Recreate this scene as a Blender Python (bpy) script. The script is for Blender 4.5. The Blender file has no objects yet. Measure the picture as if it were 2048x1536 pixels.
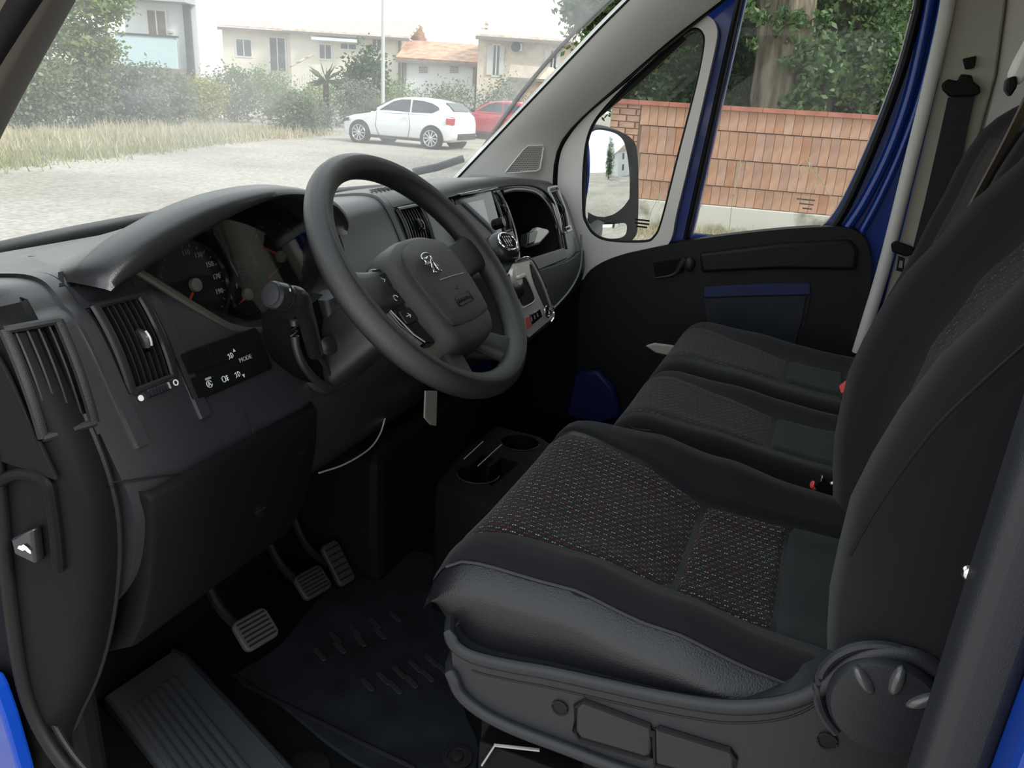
import bpy, bmesh, math, random
from mathutils import Vector, Matrix
from mathutils.geometry import tessellate_polygon
random.seed(7)
S = bpy.context.scene
COL = S.collection
V = Vector
def rad(d): return d * math.pi / 180

# ------------------------------------------------------------------ camera
F_PX = 1538.0
AZ, PITCH, ROLL = rad(69), rad(20.3), rad(3.7)
FH = V((math.sin(AZ), math.cos(AZ), 0)); RH = V((math.cos(AZ), -math.sin(AZ), 0)); UP = V((0, 0, 1))
FW = FH * math.cos(PITCH) - UP * math.sin(PITCH)
UP0 = UP * math.cos(PITCH) + FH * math.sin(PITCH)
CR = RH * math.cos(ROLL) + UP0 * math.sin(ROLL)
CU = UP0 * math.cos(ROLL) - RH * math.sin(ROLL)
CAM = V((-1.396, -0.490, 1.005))
cd = bpy.data.cameras.new('camera'); cam = bpy.data.objects.new('camera', cd); COL.objects.link(cam)
cd.sensor_fit = 'HORIZONTAL'; cd.sensor_width = 36; cd.lens = F_PX / 2048 * 36
cd.clip_start = 0.02; cd.clip_end = 400
cam.matrix_world = Matrix(((CR.x, CU.x, -FW.x, CAM.x), (CR.y, CU.y, -FW.y, CAM.y), (CR.z, CU.z, -FW.z, CAM.z), (0, 0, 0, 1)))
S.camera = cam
# ------------------------------------------------------------------ sky, sun, exposure
w = bpy.data.worlds.new('hazy_sky'); S.world = w; w.use_nodes = True
nt = w.node_tree; nt.nodes.clear()
o_ = nt.nodes.new('ShaderNodeOutputWorld'); b_ = nt.nodes.new('ShaderNodeBackground')
tc = nt.nodes.new('ShaderNodeTexCoord'); sp = nt.nodes.new('ShaderNodeSeparateXYZ'); rp = nt.nodes.new('ShaderNodeValToRGB')
nt.links.new(tc.outputs['Generated'], sp.inputs[0]); nt.links.new(sp.outputs['Z'], rp.inputs[0])
rp.color_ramp.elements[0].position = 0.0; rp.color_ramp.elements[0].color = (0.86, 0.87, 0.85, 1)
rp.color_ramp.elements[1].position = 0.9; rp.color_ramp.elements[1].color = (0.66, 0.72, 0.78, 1)
nt.links.new(rp.outputs[0], b_.inputs['Color']); b_.inputs['Strength'].default_value = 1.6
nt.links.new(b_.outputs[0], o_.inputs[0])
sl = bpy.data.lights.new('sun', 'SUN'); sun = bpy.data.objects.new('sun', sl); COL.objects.link(sun)
sl.energy = 2.6; sl.angle = rad(12); sl.color = (1.0, 0.95, 0.87)
SUN_DIR = V((-0.12, -0.80, 0.62)).normalized()         # towards the sun: hazy, behind the van, so its body shades the cab
sun.rotation_euler = SUN_DIR.to_track_quat('Z', 'Y').to_euler(); sun.location = (0, 0, 12)
S.view_settings.view_transform = 'Standard'; S.view_settings.look = 'None'
S.view_settings.exposure = 0.62; S.view_settings.gamma = 1.0; S.view_settings.use_curve_mapping = False

# ------------------------------------------------------------------ geometry helpers
def ray(x, y): return FW + CR * ((x - 1024) / F_PX) - CU * ((y - 768) / F_PX)
def at(x, y, X=None, Y=None, Z=None):
    "the point of the plane X=, Y= or Z= that the photo shows at pixel (x, y)"
    d = ray(x, y)
    t = (X - CAM.x) / d.x if X is not None else (Y - CAM.y) / d.y if Y is not None else (Z - CAM.z) / d.z
    return CAM + d * t
def on(x, y, P, N):
    d = ray(x, y); return CAM + d * ((V(P) - CAM).dot(N) / d.dot(N))
def far(x, y, dist):
    "a point at horizontal distance dist along the view direction"
    d = ray(x, y); return CAM + d * (dist / d.dot(FH))

def tagp(o, label=None, cat=None, group=None, kind=None):
    if label: o['label'] = label
    if cat: o['category'] = cat
    if group: o['group'] = group
    if kind: o['kind'] = kind
    return o
def link(o, parent=None):
    COL.objects.link(o)
    if parent is not None: o.parent = parent
    return o
def empty(name, label=None, cat=None, group=None, loc=(0, 0, 0), rot=(0, 0, 0), kind=None):
    o = bpy.data.objects.new(name, None); o.empty_display_size = 0.05; link(o)
    o.location = loc; o.rotation_euler = rot
    return tagp(o, label, cat, group, kind)
def fixn(me):
    bm = bmesh.new(); bm.from_mesh(me); bmesh.ops.remove_doubles(bm, verts=bm.verts, dist=1e-6)
    bmesh.ops.recalc_face_normals(bm, faces=bm.faces); bm.to_mesh(me); bm.free()
def obj(name, geo, mat, parent=None, smooth=40, bevel=0, seg=2, sub=0, solid=0, label=None, cat=None, group=None, kind=None, fix=True, M=None):
    "links one mesh object. geo = (verts, faces). World coordinates unless the parent is moved"
    vs, fs = geo
    me = bpy.data.meshes.new(name); me.from_pydata([tuple(v) for v in vs], [], fs); me.update()
    if M is not None: me.transform(M)
    if fix: fixn(me)
    if smooth is not None:
        for p in me.polygons: p.use_smooth = True
        if smooth < 180: me.set_sharp_from_angle(angle=rad(smooth))
    if mat is not None: me.materials.append(mat)
    o = bpy.data.objects.new(name, me); link(o, parent)
    if solid:
        m = o.modifiers.new('s', 'SOLIDIFY'); m.thickness = solid; m.offset = 0
    if bevel:
        m = o.modifiers.new('b', 'BEVEL'); m.width = bevel; m.segments = seg; m.limit_method = 'ANGLE'; m.angle_limit = rad(35); m.harden_normals = False
    if sub:
        m = o.modifiers.new('u', 'SUBSURF'); m.levels = sub; m.render_levels = sub
    return tagp(o, label, cat, group, kind)
def join(*gs):
    vs, fs = [], []
    for v, f in gs:
        n = len(vs); vs += list(v); fs += [tuple(i + n for i in q) for q in f]
    return vs, fs
def xf(g, M): return [M @ V(v) for v in g[0]], g[1]
def box(c, s, M=None):
    vs = [V((c[0] + a * s[0] / 2, c[1] + b * s[1] / 2, c[2] + d * s[2] / 2)) for a in (-1, 1) for b in (-1, 1) for d in (-1, 1)]
    if M is not None: vs = [M @ v for v in vs]
    return vs, [(0, 1, 3, 2), (4, 6, 7, 5), (0, 4, 5, 1), (2, 3, 7, 6), (0, 2, 6, 4), (1, 5, 7, 3)]
def box2(a, b): return box([(a[i] + b[i]) / 2 for i in range(3)], [abs(b[i] - a[i]) for i in range(3)])
def cr(pts, n=8, closed=False):
    "Catmull-Rom through pts"
    P = [V(p) for p in pts]; out = []; m = len(P)
    for i in range(m if closed else m - 1):
        p0 = P[(i - 1) % m] if closed or i > 0 else P[0] * 2 - P[1]
        p1 = P[i]; p2 = P[(i + 1) % m]
        p3 = P[(i + 2) % m] if closed or i + 2 < m else P[-1] * 2 - P[-2]
        for k in range(n):
            t = k / n
            out.append(0.5 * ((2 * p1) + (p2 - p0) * t + (2 * p0 - 5 * p1 + 4 * p2 - p3) * t * t + (3 * p1 - p0 - 3 * p2 + p3) * t ** 3))
    if not closed: out.append(P[-1])
    return out
def plate(outer, holes, d, thick=True):
    "a plate with holes; outer and holes are 3D loops in one plane, d the extrusion vector"
    loops = [list(outer)] + [list(h) for h in holes]
    flat = [V(p) for l in loops for p in l]; n = len(flat)
    tri = tessellate_polygon([[V(p) for p in l] for l in loops])
    vs = flat + [p + V(d) for p in flat]
    fs = [tuple(t) for t in tri] + [tuple(i + n for i in reversed(t)) for t in tri]
    k = 0
    for l in loops:
        m = len(l)
        for i in range(m):
            a, b = k + i, k + (i + 1) % m; fs.append((a, b, b + n, a + n))
        k += m
    return vs, fs
def prism(loop, d):
    n = len(loop); vs = [V(p) for p in loop] + [V(p) + V(d) for p in loop]
    fs = [tuple(range(n)), tuple(range(2 * n - 1, n - 1, -1))] + [(i, (i + 1) % n, (i + 1) % n + n, i + n) for i in range(n)]
    return vs, fs
def loft(secs, closed=True, caps=True, wrap=False):
    "secs: list of equally long point loops"
    n = len(secs[0]); vs = [V(p) for s in secs for p in s]; fs = []
    m = len(secs)
    for i in range(m if wrap else m - 1):
        a, b = i * n, ((i + 1) % m) * n
        for j in range(n if closed else n - 1):
            k = (j + 1) % n; fs.append((a + j, a + k, b + k, b + j))
    if caps and not wrap and closed:
        fs.append(tuple(range(n - 1, -1, -1))); fs.append(tuple((m - 1) * n + j for j in range(n)))
    return vs, fs
def tube(path, r, n=8, closed=False, flat=1.0, up=(0, 0, 1), caps=True, sec=None):
    "sweep; r a number or list; flat scales the section along the binormal; sec = custom 2D section"
    P = [V(p) for p in path]; m = len(P); secs = []; U = V(up)
    for i, p in enumerate(P):
        if closed: t = P[(i + 1) % m] - P[i - 1]
        else: t = P[min(i + 1, m - 1)] - P[max(i - 1, 0)]
        t.normalize()
        a = U - t * U.dot(t)
        if a.length < 1e-4: a = t.orthogonal()
        a.normalize(); b = t.cross(a)
        rr = r[i] if isinstance(r, (list, tuple)) else r
        if sec: secs.append([p + a * (s[0] * rr) + b * (s[1] * rr) for s in sec])
        else: secs.append([p + a * (math.cos(2 * math.pi * k / n) * rr) + b * (math.sin(2 * math.pi * k / n) * rr * flat) for k in range(n)])
    return loft(secs, True, caps, closed)
def lathe(prof, n=24, M=None, cap=True):
    "prof: list of (radius, z)"
    secs = [[V((r * math.cos(2 * math.pi * k / n), r * math.sin(2 * math.pi * k / n), z)) for k in range(n)] for r, z in prof]
    g = loft(secs, True, cap)
    return xf(g, M) if M is not None else g
def ball(c, r, nu=14, nv=9, M=None):
    if not hasattr(r, '__len__'): r = (r, r, r)
    secs = []
    for j in range(1, nv):
        t = math.pi * j / nv
        secs.append([V((c[0] + r[0] * math.sin(t) * math.cos(2 * math.pi * k / nu), c[1] + r[1] * math.sin(t) * math.sin(2 * math.pi * k / nu), c[2] - r[2] * math.cos(t))) for k in range(nu)])
    g = loft(secs, True, True)
    return xf(g, M) if M is not None else g
def surf(fn, nu, nv, thick=None, u0=0, u1=1, v0=0, v1=1):
    vs = [V(fn(u0 + (u1 - u0) * i / nu, v0 + (v1 - v0) * j / nv)) for i in range(nu + 1) for j in range(nv + 1)]
    return vs, [(i * (nv + 1) + j, (i + 1) * (nv + 1) + j, (i + 1) * (nv + 1) + j + 1, i * (nv + 1) + j + 1) for i in range(nu) for j in range(nv)]
def frame(o, z, x=None):
    "matrix whose Z is z and X close to x, at o"
    z = V(z).normalized(); x = V(x) if x is not None else z.orthogonal()
    x = (x - z * x.dot(z)).normalized(); y = z.cross(x)
    return Matrix(((x.x, y.x, z.x, o[0]), (x.y, y.y, z.y, o[1]), (x.z, y.z, z.z, o[2]), (0, 0, 0, 1)))
def rrect(w, h, r, n=5):
    "rounded rectangle loop in the XY plane"
    out = []
    for cx, cy, a0 in ((w / 2 - r, h / 2 - r, 0), (-w / 2 + r, h / 2 - r, 90), (-w / 2 + r, -h / 2 + r, 180), (w / 2 - r, -h / 2 + r, 270)):
        for k in range(n + 1):
            a = rad(a0 + 90 * k / n); out.append(V((cx + r * math.cos(a), cy + r * math.sin(a), 0)))
    return out
def rbox(M, w, h, d, r):
    "rounded-rectangle block: face w x h in M's XY, from 0 to d along M's Z"
    L = [M @ p for p in rrect(w, h, r)]
    return prism(L, M.to_3x3() @ V((0, 0, d)))
def text(name, s, size, M, mat, parent, depth=0.0004, align='CENTER'):
    cu = bpy.data.curves.new(name, 'FONT'); cu.body = s; cu.size = size; cu.extrude = depth; cu.align_x = align; cu.align_y = 'CENTER'; cu.resolution_u = 2
    t = bpy.data.objects.new(name, cu); COL.objects.link(t)
    dg = bpy.context.evaluated_depsgraph_get(); dg.update()
    me = bpy.data.meshes.new_from_object(t.evaluated_get(dg)); bpy.data.objects.remove(t); bpy.data.curves.remove(cu)
    me.transform(M); me.materials.clear(); me.materials.append(mat)
    o = bpy.data.objects.new(name, me); return link(o, parent)
def cut(o, *cutters):
    "boolean difference applied to the mesh, the cutters are thrown away"
    cs = []
    for g in cutters:
        c = obj('cutter', g, None, smooth=None); cs.append(c)
        m = o.modifiers.new('c', 'BOOLEAN'); m.operation = 'DIFFERENCE'; m.object = c; m.solver = 'EXACT'
    dg = bpy.context.evaluated_depsgraph_get(); dg.update()
    me = bpy.data.meshes.new_from_object(o.evaluated_get(dg)); o.modifiers.clear(); old = o.data; o.data = me
    for p in me.polygons: p.use_smooth = True
    me.set_sharp_from_angle(angle=rad(35))
    for c in cs: bpy.data.objects.remove(c)
    return o
def copy_tree(o, parent=None):
    c = o.copy(); link(c, parent)
    for ch in o.children: copy_tree(ch, c)
    return c
# ------------------------------------------------------------------ materials
def mat(name, col, rough=0.5, metal=0.0, spec=0.5, var=0.0, vscale=8.0, bump=0.0, bscale=300.0, coat=0.0, sheen=0.0, emit=0.0, col2=None, detail=3.0):
    m = bpy.data.materials.new(name); m.use_nodes = True; nt = m.node_tree; p = nt.nodes['Principled BSDF']
    p.inputs['Base Color'].default_value = (*col, 1); p.inputs['Roughness'].default_value = rough; p.inputs['Metallic'].default_value = metal
    p.inputs['Specular IOR Level'].default_value = spec; p.inputs['Coat Weight'].default_value = coat; p.inputs['Coat Roughness'].default_value = 0.05
    p.inputs['Sheen Weight'].default_value = sheen
    if emit: p.inputs['Emission Color'].default_value = (*col, 1); p.inputs['Emission Strength'].default_value = emit
    tc = nt.nodes.new('ShaderNodeTexCoord')
    if var or col2:
        n = nt.nodes.new('ShaderNodeTexNoise'); n.inputs['Scale'].default_value = vscale; n.inputs['Detail'].default_value = detail
        nt.links.new(tc.outputs['Object'], n.inputs['Vector'])
        r = nt.nodes.new('ShaderNodeValToRGB'); c2 = col2 or tuple(c * (1 - var) for c in col)
        r.color_ramp.elements[0].position = 0.35; r.color_ramp.elements[0].color = (*c2, 1)
        r.color_ramp.elements[1].position = 0.65; r.color_ramp.elements[1].color = (*(tuple(c * (1 + var) for c in col) if not col2 else col), 1)
        nt.links.new(n.outputs['Fac'], r.inputs[0]); nt.links.new(r.outputs[0], p.inputs['Base Color'])
    if bump:
        n = nt.nodes.new('ShaderNodeTexNoise'); n.inputs['Scale'].default_value = bscale; n.inputs['Detail'].default_value = 2
        nt.links.new(tc.outputs['Object'], n.inputs['Vector'])
        b = nt.nodes.new('ShaderNodeBump'); b.inputs['Strength'].default_value = bump; b.inputs['Distance'].default_value = 0.002
        nt.links.new(n.outputs['Fac'], b.inputs['Height']); nt.links.new(b.outputs[0], p.inputs['Normal'])
    return m
def math_n(nt, op, a, b=None, c=None):
    n = nt.nodes.new('ShaderNodeMath'); n.operation = op
    for i, x in enumerate((a, b, c)):
        if x is None: continue
        if isinstance(x, (int, float)): n.inputs[i].default_value = x
        else: nt.links.new(x, n.inputs[i])
    return n.outputs[0]
def dotted(name, base, axes='XY', du=0.0062, dv=0.0105, k=1.0):
    "woven seat fabric: columns of pale and red stitches on dark cloth"
    m = bpy.data.materials.new(name); m.use_nodes = True; nt = m.node_tree; p = nt.nodes['Principled BSDF']
    p.inputs['Roughness'].default_value = 0.95; p.inputs['Sheen Weight'].default_value = 0.08; p.inputs['Specular IOR Level'].default_value = 0.2
    tc = nt.nodes.new('ShaderNodeTexCoord'); s = nt.nodes.new('ShaderNodeSeparateXYZ'); nt.links.new(tc.outputs['Object'], s.inputs[0])
    u = math_n(nt, 'DIVIDE', s.outputs[axes[0]], du); v = math_n(nt, 'DIVIDE', s.outputs[axes[1]], dv)
    iu = math_n(nt, 'FLOOR', u); fu = math_n(nt, 'SUBTRACT', math_n(nt, 'FRACT', u), 0.5)
    v2 = math_n(nt, 'ADD', v, math_n(nt, 'MULTIPLY', iu, 0.37)); fv = math_n(nt, 'SUBTRACT', math_n(nt, 'FRACT', v2), 0.5); iv = math_n(nt, 'FLOOR', v2)
    # slanted stitch
    fu = math_n(nt, 'ADD', fu, math_n(nt, 'MULTIPLY', fv, 0.35))
    mask = math_n(nt, 'MULTIPLY', math_n(nt, 'LESS_THAN', math_n(nt, 'ABSOLUTE', fu), 0.17), math_n(nt, 'LESS_THAN', math_n(nt, 'ABSOLUTE', fv), 0.30))
    # broken into two or three knots
    kn = math_n(nt, 'GREATER_THAN', math_n(nt, 'SINE', math_n(nt, 'MULTIPLY', v2, 21.0)), -0.25)
    mask = math_n(nt, 'MULTIPLY', mask, kn)
    wn = nt.nodes.new('ShaderNodeTexWhiteNoise'); wn.noise_dimensions = '2D'; cb = nt.nodes.new('ShaderNodeCombineXYZ')
    nt.links.new(iu, cb.inputs[0]); nt.links.new(iv, cb.inputs[1]); nt.links.new(cb.outputs[0], wn.inputs['Vector'])
    par = math_n(nt, 'GREATER_THAN', math_n(nt, 'ADD', math_n(nt, 'MULTIPLY', math_n(nt, 'MODULO', math_n(nt, 'ABSOLUTE', iu), 2.0), 0.55), math_n(nt, 'MULTIPLY', wn.outputs['Value'], 0.5)), 0.62)
    mx = nt.nodes.new('ShaderNodeMix'); mx.data_type = 'RGBA'; nt.links.new(par, mx.inputs['Factor'])
    mx.inputs['A'].default_value = (0.42, 0.47, 0.44, 1); mx.inputs['B'].default_value = (0.26, 0.03, 0.022, 1)
    m2 = nt.nodes.new('ShaderNodeMix'); m2.data_type = 'RGBA'; nt.links.new(math_n(nt, 'MULTIPLY', mask, math_n(nt, 'ADD', 0.25 * k, math_n(nt, 'MULTIPLY', wn.outputs['Value'], 0.7 * k))), m2.inputs['Factor'])
    m2.inputs['A'].default_value = (*base, 1); nt.links.new(mx.outputs['Result'], m2.inputs['B']); nt.links.new(m2.outputs['Result'], p.inputs['Base Color'])
    b = nt.nodes.new('ShaderNodeBump'); b.inputs['Strength'].default_value = 0.5; b.inputs['Distance'].default_value = 0.001
    nt.links.new(mask, b.inputs['Height']); nt.links.new(b.outputs[0], p.inputs['Normal'])
    return m
def glass(name, tint=(1, 1, 1), dirt=0.0, refl=1.0, streak=False, dcol=(0.8, 0.8, 0.78)):
    "thin pane: mostly clear, a fresnel reflection and, if dirty, a film of dust that scatters light"
    m = bpy.data.materials.new(name); m.use_nodes = True; nt = m.node_tree; nt.nodes.clear()
    out = nt.nodes.new('ShaderNodeOutputMaterial'); tr = nt.nodes.new('ShaderNodeBsdfTransparent'); tr.inputs[0].default_value = (*tint, 1)
    gl = nt.nodes.new('ShaderNodeBsdfGlossy'); gl.inputs['Roughness'].default_value = 0.01
    fr = nt.nodes.new('ShaderNodeFresnel'); fr.inputs[0].default_value = 1.35
    mx = nt.nodes.new('ShaderNodeMixShader'); nt.links.new(math_n(nt, 'MULTIPLY', fr.outputs[0], refl), mx.inputs[0]); nt.links.new(tr.outputs[0], mx.inputs[1]); nt.links.new(gl.outputs[0], mx.inputs[2])
    last = mx.outputs[0]
    if dirt:
        df = nt.nodes.new('ShaderNodeBsdfDiffuse'); df.inputs[0].default_value = (*dcol, 1)
        tl = nt.nodes.new('ShaderNodeBsdfTranslucent'); tl.inputs[0].default_value = (*dcol, 1)
        dm = nt.nodes.new('ShaderNodeMixShader'); dm.inputs[0].default_value = 0.7; nt.links.new(df.outputs[0], dm.inputs[1]); nt.links.new(tl.outputs[0], dm.inputs[2])
        tc = nt.nodes.new('ShaderNodeTexCoord'); mp = nt.nodes.new('ShaderNodeMapping'); nt.links.new(tc.outputs['Object'], mp.inputs[0])
        fac = dirt
        if streak:
            n1 = nt.nodes.new('ShaderNodeTexNoise'); n1.inputs['Scale'].default_value = 2.2; n1.inputs['Detail'].default_value = 4; nt.links.new(mp.outputs[0], n1.inputs['Vector'])
            mp2 = nt.nodes.new('ShaderNodeMapping'); mp2.inputs['Rotation'].default_value = (0, rad(-58), rad(25)); mp2.inputs['Scale'].default_value = (4.0, 26.0, 26.0)
            nt.links.new(tc.outputs['Object'], mp2.inputs[0]); n2 = nt.nodes.new('ShaderNodeTexNoise'); n2.inputs['Scale'].default_value = 1.6; n2.inputs['Detail'].default_value = 3; nt.links.new(mp2.outputs[0], n2.inputs['Vector'])
            a = math_n(nt, 'ADD', 0.30, math_n(nt, 'MULTIPLY', math_n(nt, 'POWER', n1.outputs['Fac'], 2.0), 1.5))
            s = math_n(nt, 'MULTIPLY', math_n(nt, 'POWER', n2.outputs['Fac'], 5.0), 1.2)
            fac = math_n(nt, 'MINIMUM', math_n(nt, 'MULTIPLY', math_n(nt, 'ADD', a, math_n(nt, 'MULTIPLY', s, a)), dirt), 0.6)
        m3 = nt.nodes.new('ShaderNodeMixShader')
        if isinstance(fac, float): m3.inputs[0].default_value = fac
        else: nt.links.new(fac, m3.inputs[0])
        nt.links.new(last, m3.inputs[1]); nt.links.new(dm.outputs[0], m3.inputs[2]); last = m3.outputs[0]
    nt.links.new(last, out.inputs[0]); return m
def leaf(name, c1, c2, trans=0.45):
    m = bpy.data.materials.new(name); m.use_nodes = True; nt = m.node_tree; nt.nodes.clear()
    out = nt.nodes.new('ShaderNodeOutputMaterial'); g = nt.nodes.new('ShaderNodeNewGeometry')
    r = nt.nodes.new('ShaderNodeValToRGB'); r.color_ramp.elements[0].color = (*c1, 1); r.color_ramp.elements[1].color = (*c2, 1)
    nt.links.new(g.outputs['Random Per Island'], r.inputs[0])
    d = nt.nodes.new('ShaderNodeBsdfDiffuse'); t = nt.nodes.new('ShaderNodeBsdfTranslucent'); x = nt.nodes.new('ShaderNodeMixShader'); x.inputs[0].default_value = trans
    nt.links.new(r.outputs[0], d.inputs[0]); nt.links.new(r.outputs[0], t.inputs[0]); nt.links.new(d.outputs[0], x.inputs[1]); nt.links.new(t.outputs[0], x.inputs[2])
    gl = nt.nodes.new('ShaderNodeBsdfGlossy'); gl.inputs['Roughness'].default_value = 0.45; y = nt.nodes.new('ShaderNodeMixShader'); y.inputs[0].default_value = 0.04
    nt.links.new(x.outputs[0], y.inputs[1]); nt.links.new(gl.outputs[0], y.inputs[2]); nt.links.new(y.outputs[0], out.inputs[0]); return m

PL = mat('black_plastic', (0.009, 0.0098, 0.0105), 0.5, bump=0.25, bscale=900, spec=0.28)
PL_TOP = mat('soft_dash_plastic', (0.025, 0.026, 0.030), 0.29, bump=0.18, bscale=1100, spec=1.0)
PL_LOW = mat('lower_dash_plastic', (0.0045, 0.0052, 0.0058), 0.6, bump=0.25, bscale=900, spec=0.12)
PL_GLOSS = mat('gloss_black', (0.008, 0.008, 0.009), 0.08, spec=0.6, coat=0.3)
PL_SAT = mat('satin_charcoal', (0.016, 0.017, 0.019), 0.3, spec=0.5)
PL_SEAT = mat('seat_shroud_plastic', (0.016, 0.018, 0.023), 0.42, bump=0.2, bscale=1000, spec=0.4)
RIM = mat('wheel_rim_plastic', (0.017, 0.018, 0.020), 0.33, bump=0.4, bscale=1500, spec=0.8)
PAD = mat('wheel_pad_plastic', (0.030, 0.0295, 0.027), 0.38, spec=0.7, bump=0.5, bscale=1100)
GREY = mat('pillar_grey', (0.80, 0.785, 0.75), 0.75, spec=0.3, bump=0.15, bscale=1200)
GREY_B = mat('pillar_trim_beige', (0.50, 0.49, 0.42), 0.8, spec=0.2, bump=0.15, bscale=900)
SEAL = mat('door_seal_grey', (0.70, 0.69, 0.67), 0.7, spec=0.3)
RUB = mat('black_rubber', (0.006, 0.006, 0.007), 0.6, spec=0.25)
SILV = mat('silver_plastic', (0.50, 0.49, 0.46), 0.35, metal=0.3)
CHROME = mat('chrome', (0.85, 0.86, 0.86), 0.12, metal=1.0)
STEEL = mat('steel', (0.5, 0.5, 0.5), 0.35, metal=1.0)
BLUE = mat('blue_paint', (0.003, 0.037, 0.29), 0.28, coat=0.3, spec=0.4)
FAB = mat('plain_black_cloth', (0.010, 0.0108, 0.0128), 0.95, spec=0.12, sheen=0.10, bump=0.3, bscale=2200)
FAB_G = mat('plain_grey_cloth', (0.018, 0.022, 0.0235), 0.95, spec=0.12, sheen=0.10, bump=0.35, bscale=1800)
VINYL = mat('black_vinyl', (0.009, 0.010, 0.013), 0.42, bump=0.35, bscale=500)
DOT = dotted('stitched_cloth', (0.0115, 0.0105, 0.012)); DOT_B = dotted('stitched_cloth_back', (0.0125, 0.0112, 0.012), 'XZ', 0.0075, 0.012, 0.22)
DOT_R = dotted('stitched_cloth_rear', (0.021, 0.0195, 0.023), 'XY', 0.0075, 0.0115, 0.30)
MAT_F = mat('floor_mat_rubber', (0.010, 0.012, 0.0155), 0.75, spec=0.2, var=0.35, vscale=14, bump=0.4, bscale=160)
SILL = mat('sill_plastic', (0.050, 0.054, 0.060), 0.5, bump=0.2, bscale=700)
WEB = mat('belt_webbing', (0.020, 0.024, 0.026), 0.85, bump=0.4, bscale=900)
WEB_T = mat('belt_webbing_pale', (0.30, 0.25, 0.20), 0.8, bump=0.3, bscale=900)
RED = mat('red_plastic', (0.75, 0.07, 0.045), 0.35)
NEEDLE = mat('orange_needle', (0.85, 0.10, 0.03), 0.4)
WHITE = mat('white_print', (0.75, 0.76, 0.76), 0.6)
DIM = mat('grey_print', (0.33, 0.33, 0.31), 0.6)
MIRROR = mat('mirror_glass', (0.92, 0.93, 0.93), 0.015, metal=1.0)
LIGHTP = mat('pale_plastic', (0.38, 0.36, 0.33), 0.45)
GL_W = glass('windscreen_glass', (0.78, 0.81, 0.795), 0.35, 0.5, True)
GL_D = glass('door_glass', (0.78, 0.81, 0.80), 0.012, 0.45)
GL_C = glass('cluster_lens', (0.85, 0.85, 0.85), 0.0, 0.5)
# ------------------------------------------------------------------ cab shell
def px(L, X): return [at(x, y, X=X) for x, y in L]
def zx(p, X): return V((X, p.y, p.z))
fl = obj('floor', join(box2((-0.80, -1.1, -0.06), (0.93, 0.62, 0.0))), PL_LOW, smooth=None, label='dark cab floor under the seats and pedals', kind='structure')
# toe board rising under the dashboard
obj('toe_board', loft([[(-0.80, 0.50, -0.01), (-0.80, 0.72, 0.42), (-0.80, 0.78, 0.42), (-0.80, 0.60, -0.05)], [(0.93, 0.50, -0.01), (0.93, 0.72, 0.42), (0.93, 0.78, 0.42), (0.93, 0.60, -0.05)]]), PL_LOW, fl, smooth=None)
obj('ceiling', join(box2((-0.93, -1.15, 1.40), (0.96, 0.06, 1.46))), GREY_B, smooth=None, label='pale headliner above the cab', kind='structure')
wre = obj('wall_rear', box2((-0.93, -1.16, -0.05), (0.96, -1.10, 1.42)), GREY_B, smooth=None, label='pale bulkhead behind the seats', kind='structure')
obj('cargo_body', box2((-0.98, -4.2, -0.35), (0.98, -1.17, 1.75)), BLUE, wre, smooth=None, bevel=0.05)
fw = obj('wall_front', join(box2((-0.86, 0.74, -0.05), (0.95, 0.80, 0.70))), PL_LOW, smooth=None, label='dark firewall beneath the windscreen', kind='structure')

# nose of the van, below the line of sight: bonnet and wings
NO = [(0.80, 0.655), (1.10, 0.55), (1.32, 0.43), (1.40, 0.25), (1.42, -0.35), (0.80, -0.35)]
obj('bonnet', loft([[V((x, a, b)) for a, b in NO] for x in (-0.90, 0.90)]), BLUE, fw, smooth=None, bevel=0.03, seg=3)
for s in (-1, 1):
    obj('front_wing', prism([V((s * 0.915, y, z)) for y, z in ((0.47, 0.70), (0.78, 0.66), (1.10, 0.53), (1.30, 0.40), (1.38, 0.2), (1.38, -0.35), (0.50, -0.35))], (s * 0.07, 0, 0)), BLUE, fw, smooth=None, bevel=0.02, seg=3)

# windscreen
def ws(u, v):
    x = -0.83 + 1.66 * u; k = (x / 0.80) ** 2
    y0, z0 = 0.74 - 0.15 * k, 0.715; y1, z1 = 0.10 - 0.065 * k, 1.36
    b = 0.03 * math.sin(math.pi * v)
    return (x * (1 - 0.03 * v), y0 + (y1 - y0) * v + b, z0 + (z1 - z0) * v + b)
win1 = obj('window_1', surf(ws, 28, 18), GL_W, smooth=180, label='dusty streaked windscreen above the dashboard', kind='structure', fix=False)
# black band printed along the lower and side edges, outside the glass
def band(f, g, n, off):
    out = [[], []]
    for i in range(n + 1):
        for k, h in enumerate((f, g)):
            p = V(ws(*h(i / n))); out[k].append(p + V((0, off, off)))
    return loft([out[0], out[1]], closed=False, caps=False)
obj('border_band', band(lambda t: (t, 0.0), lambda t: (t, 0.055), 40, 0.006), RUB, win1, smooth=180, solid=0.002, fix=False)
for s in (0, 1):
    obj('side_band', band(lambda t: (s, t), lambda t: (abs(s - 0.012), t), 24, 0.006), RUB, win1, smooth=180, solid=0.002, fix=False)

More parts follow.
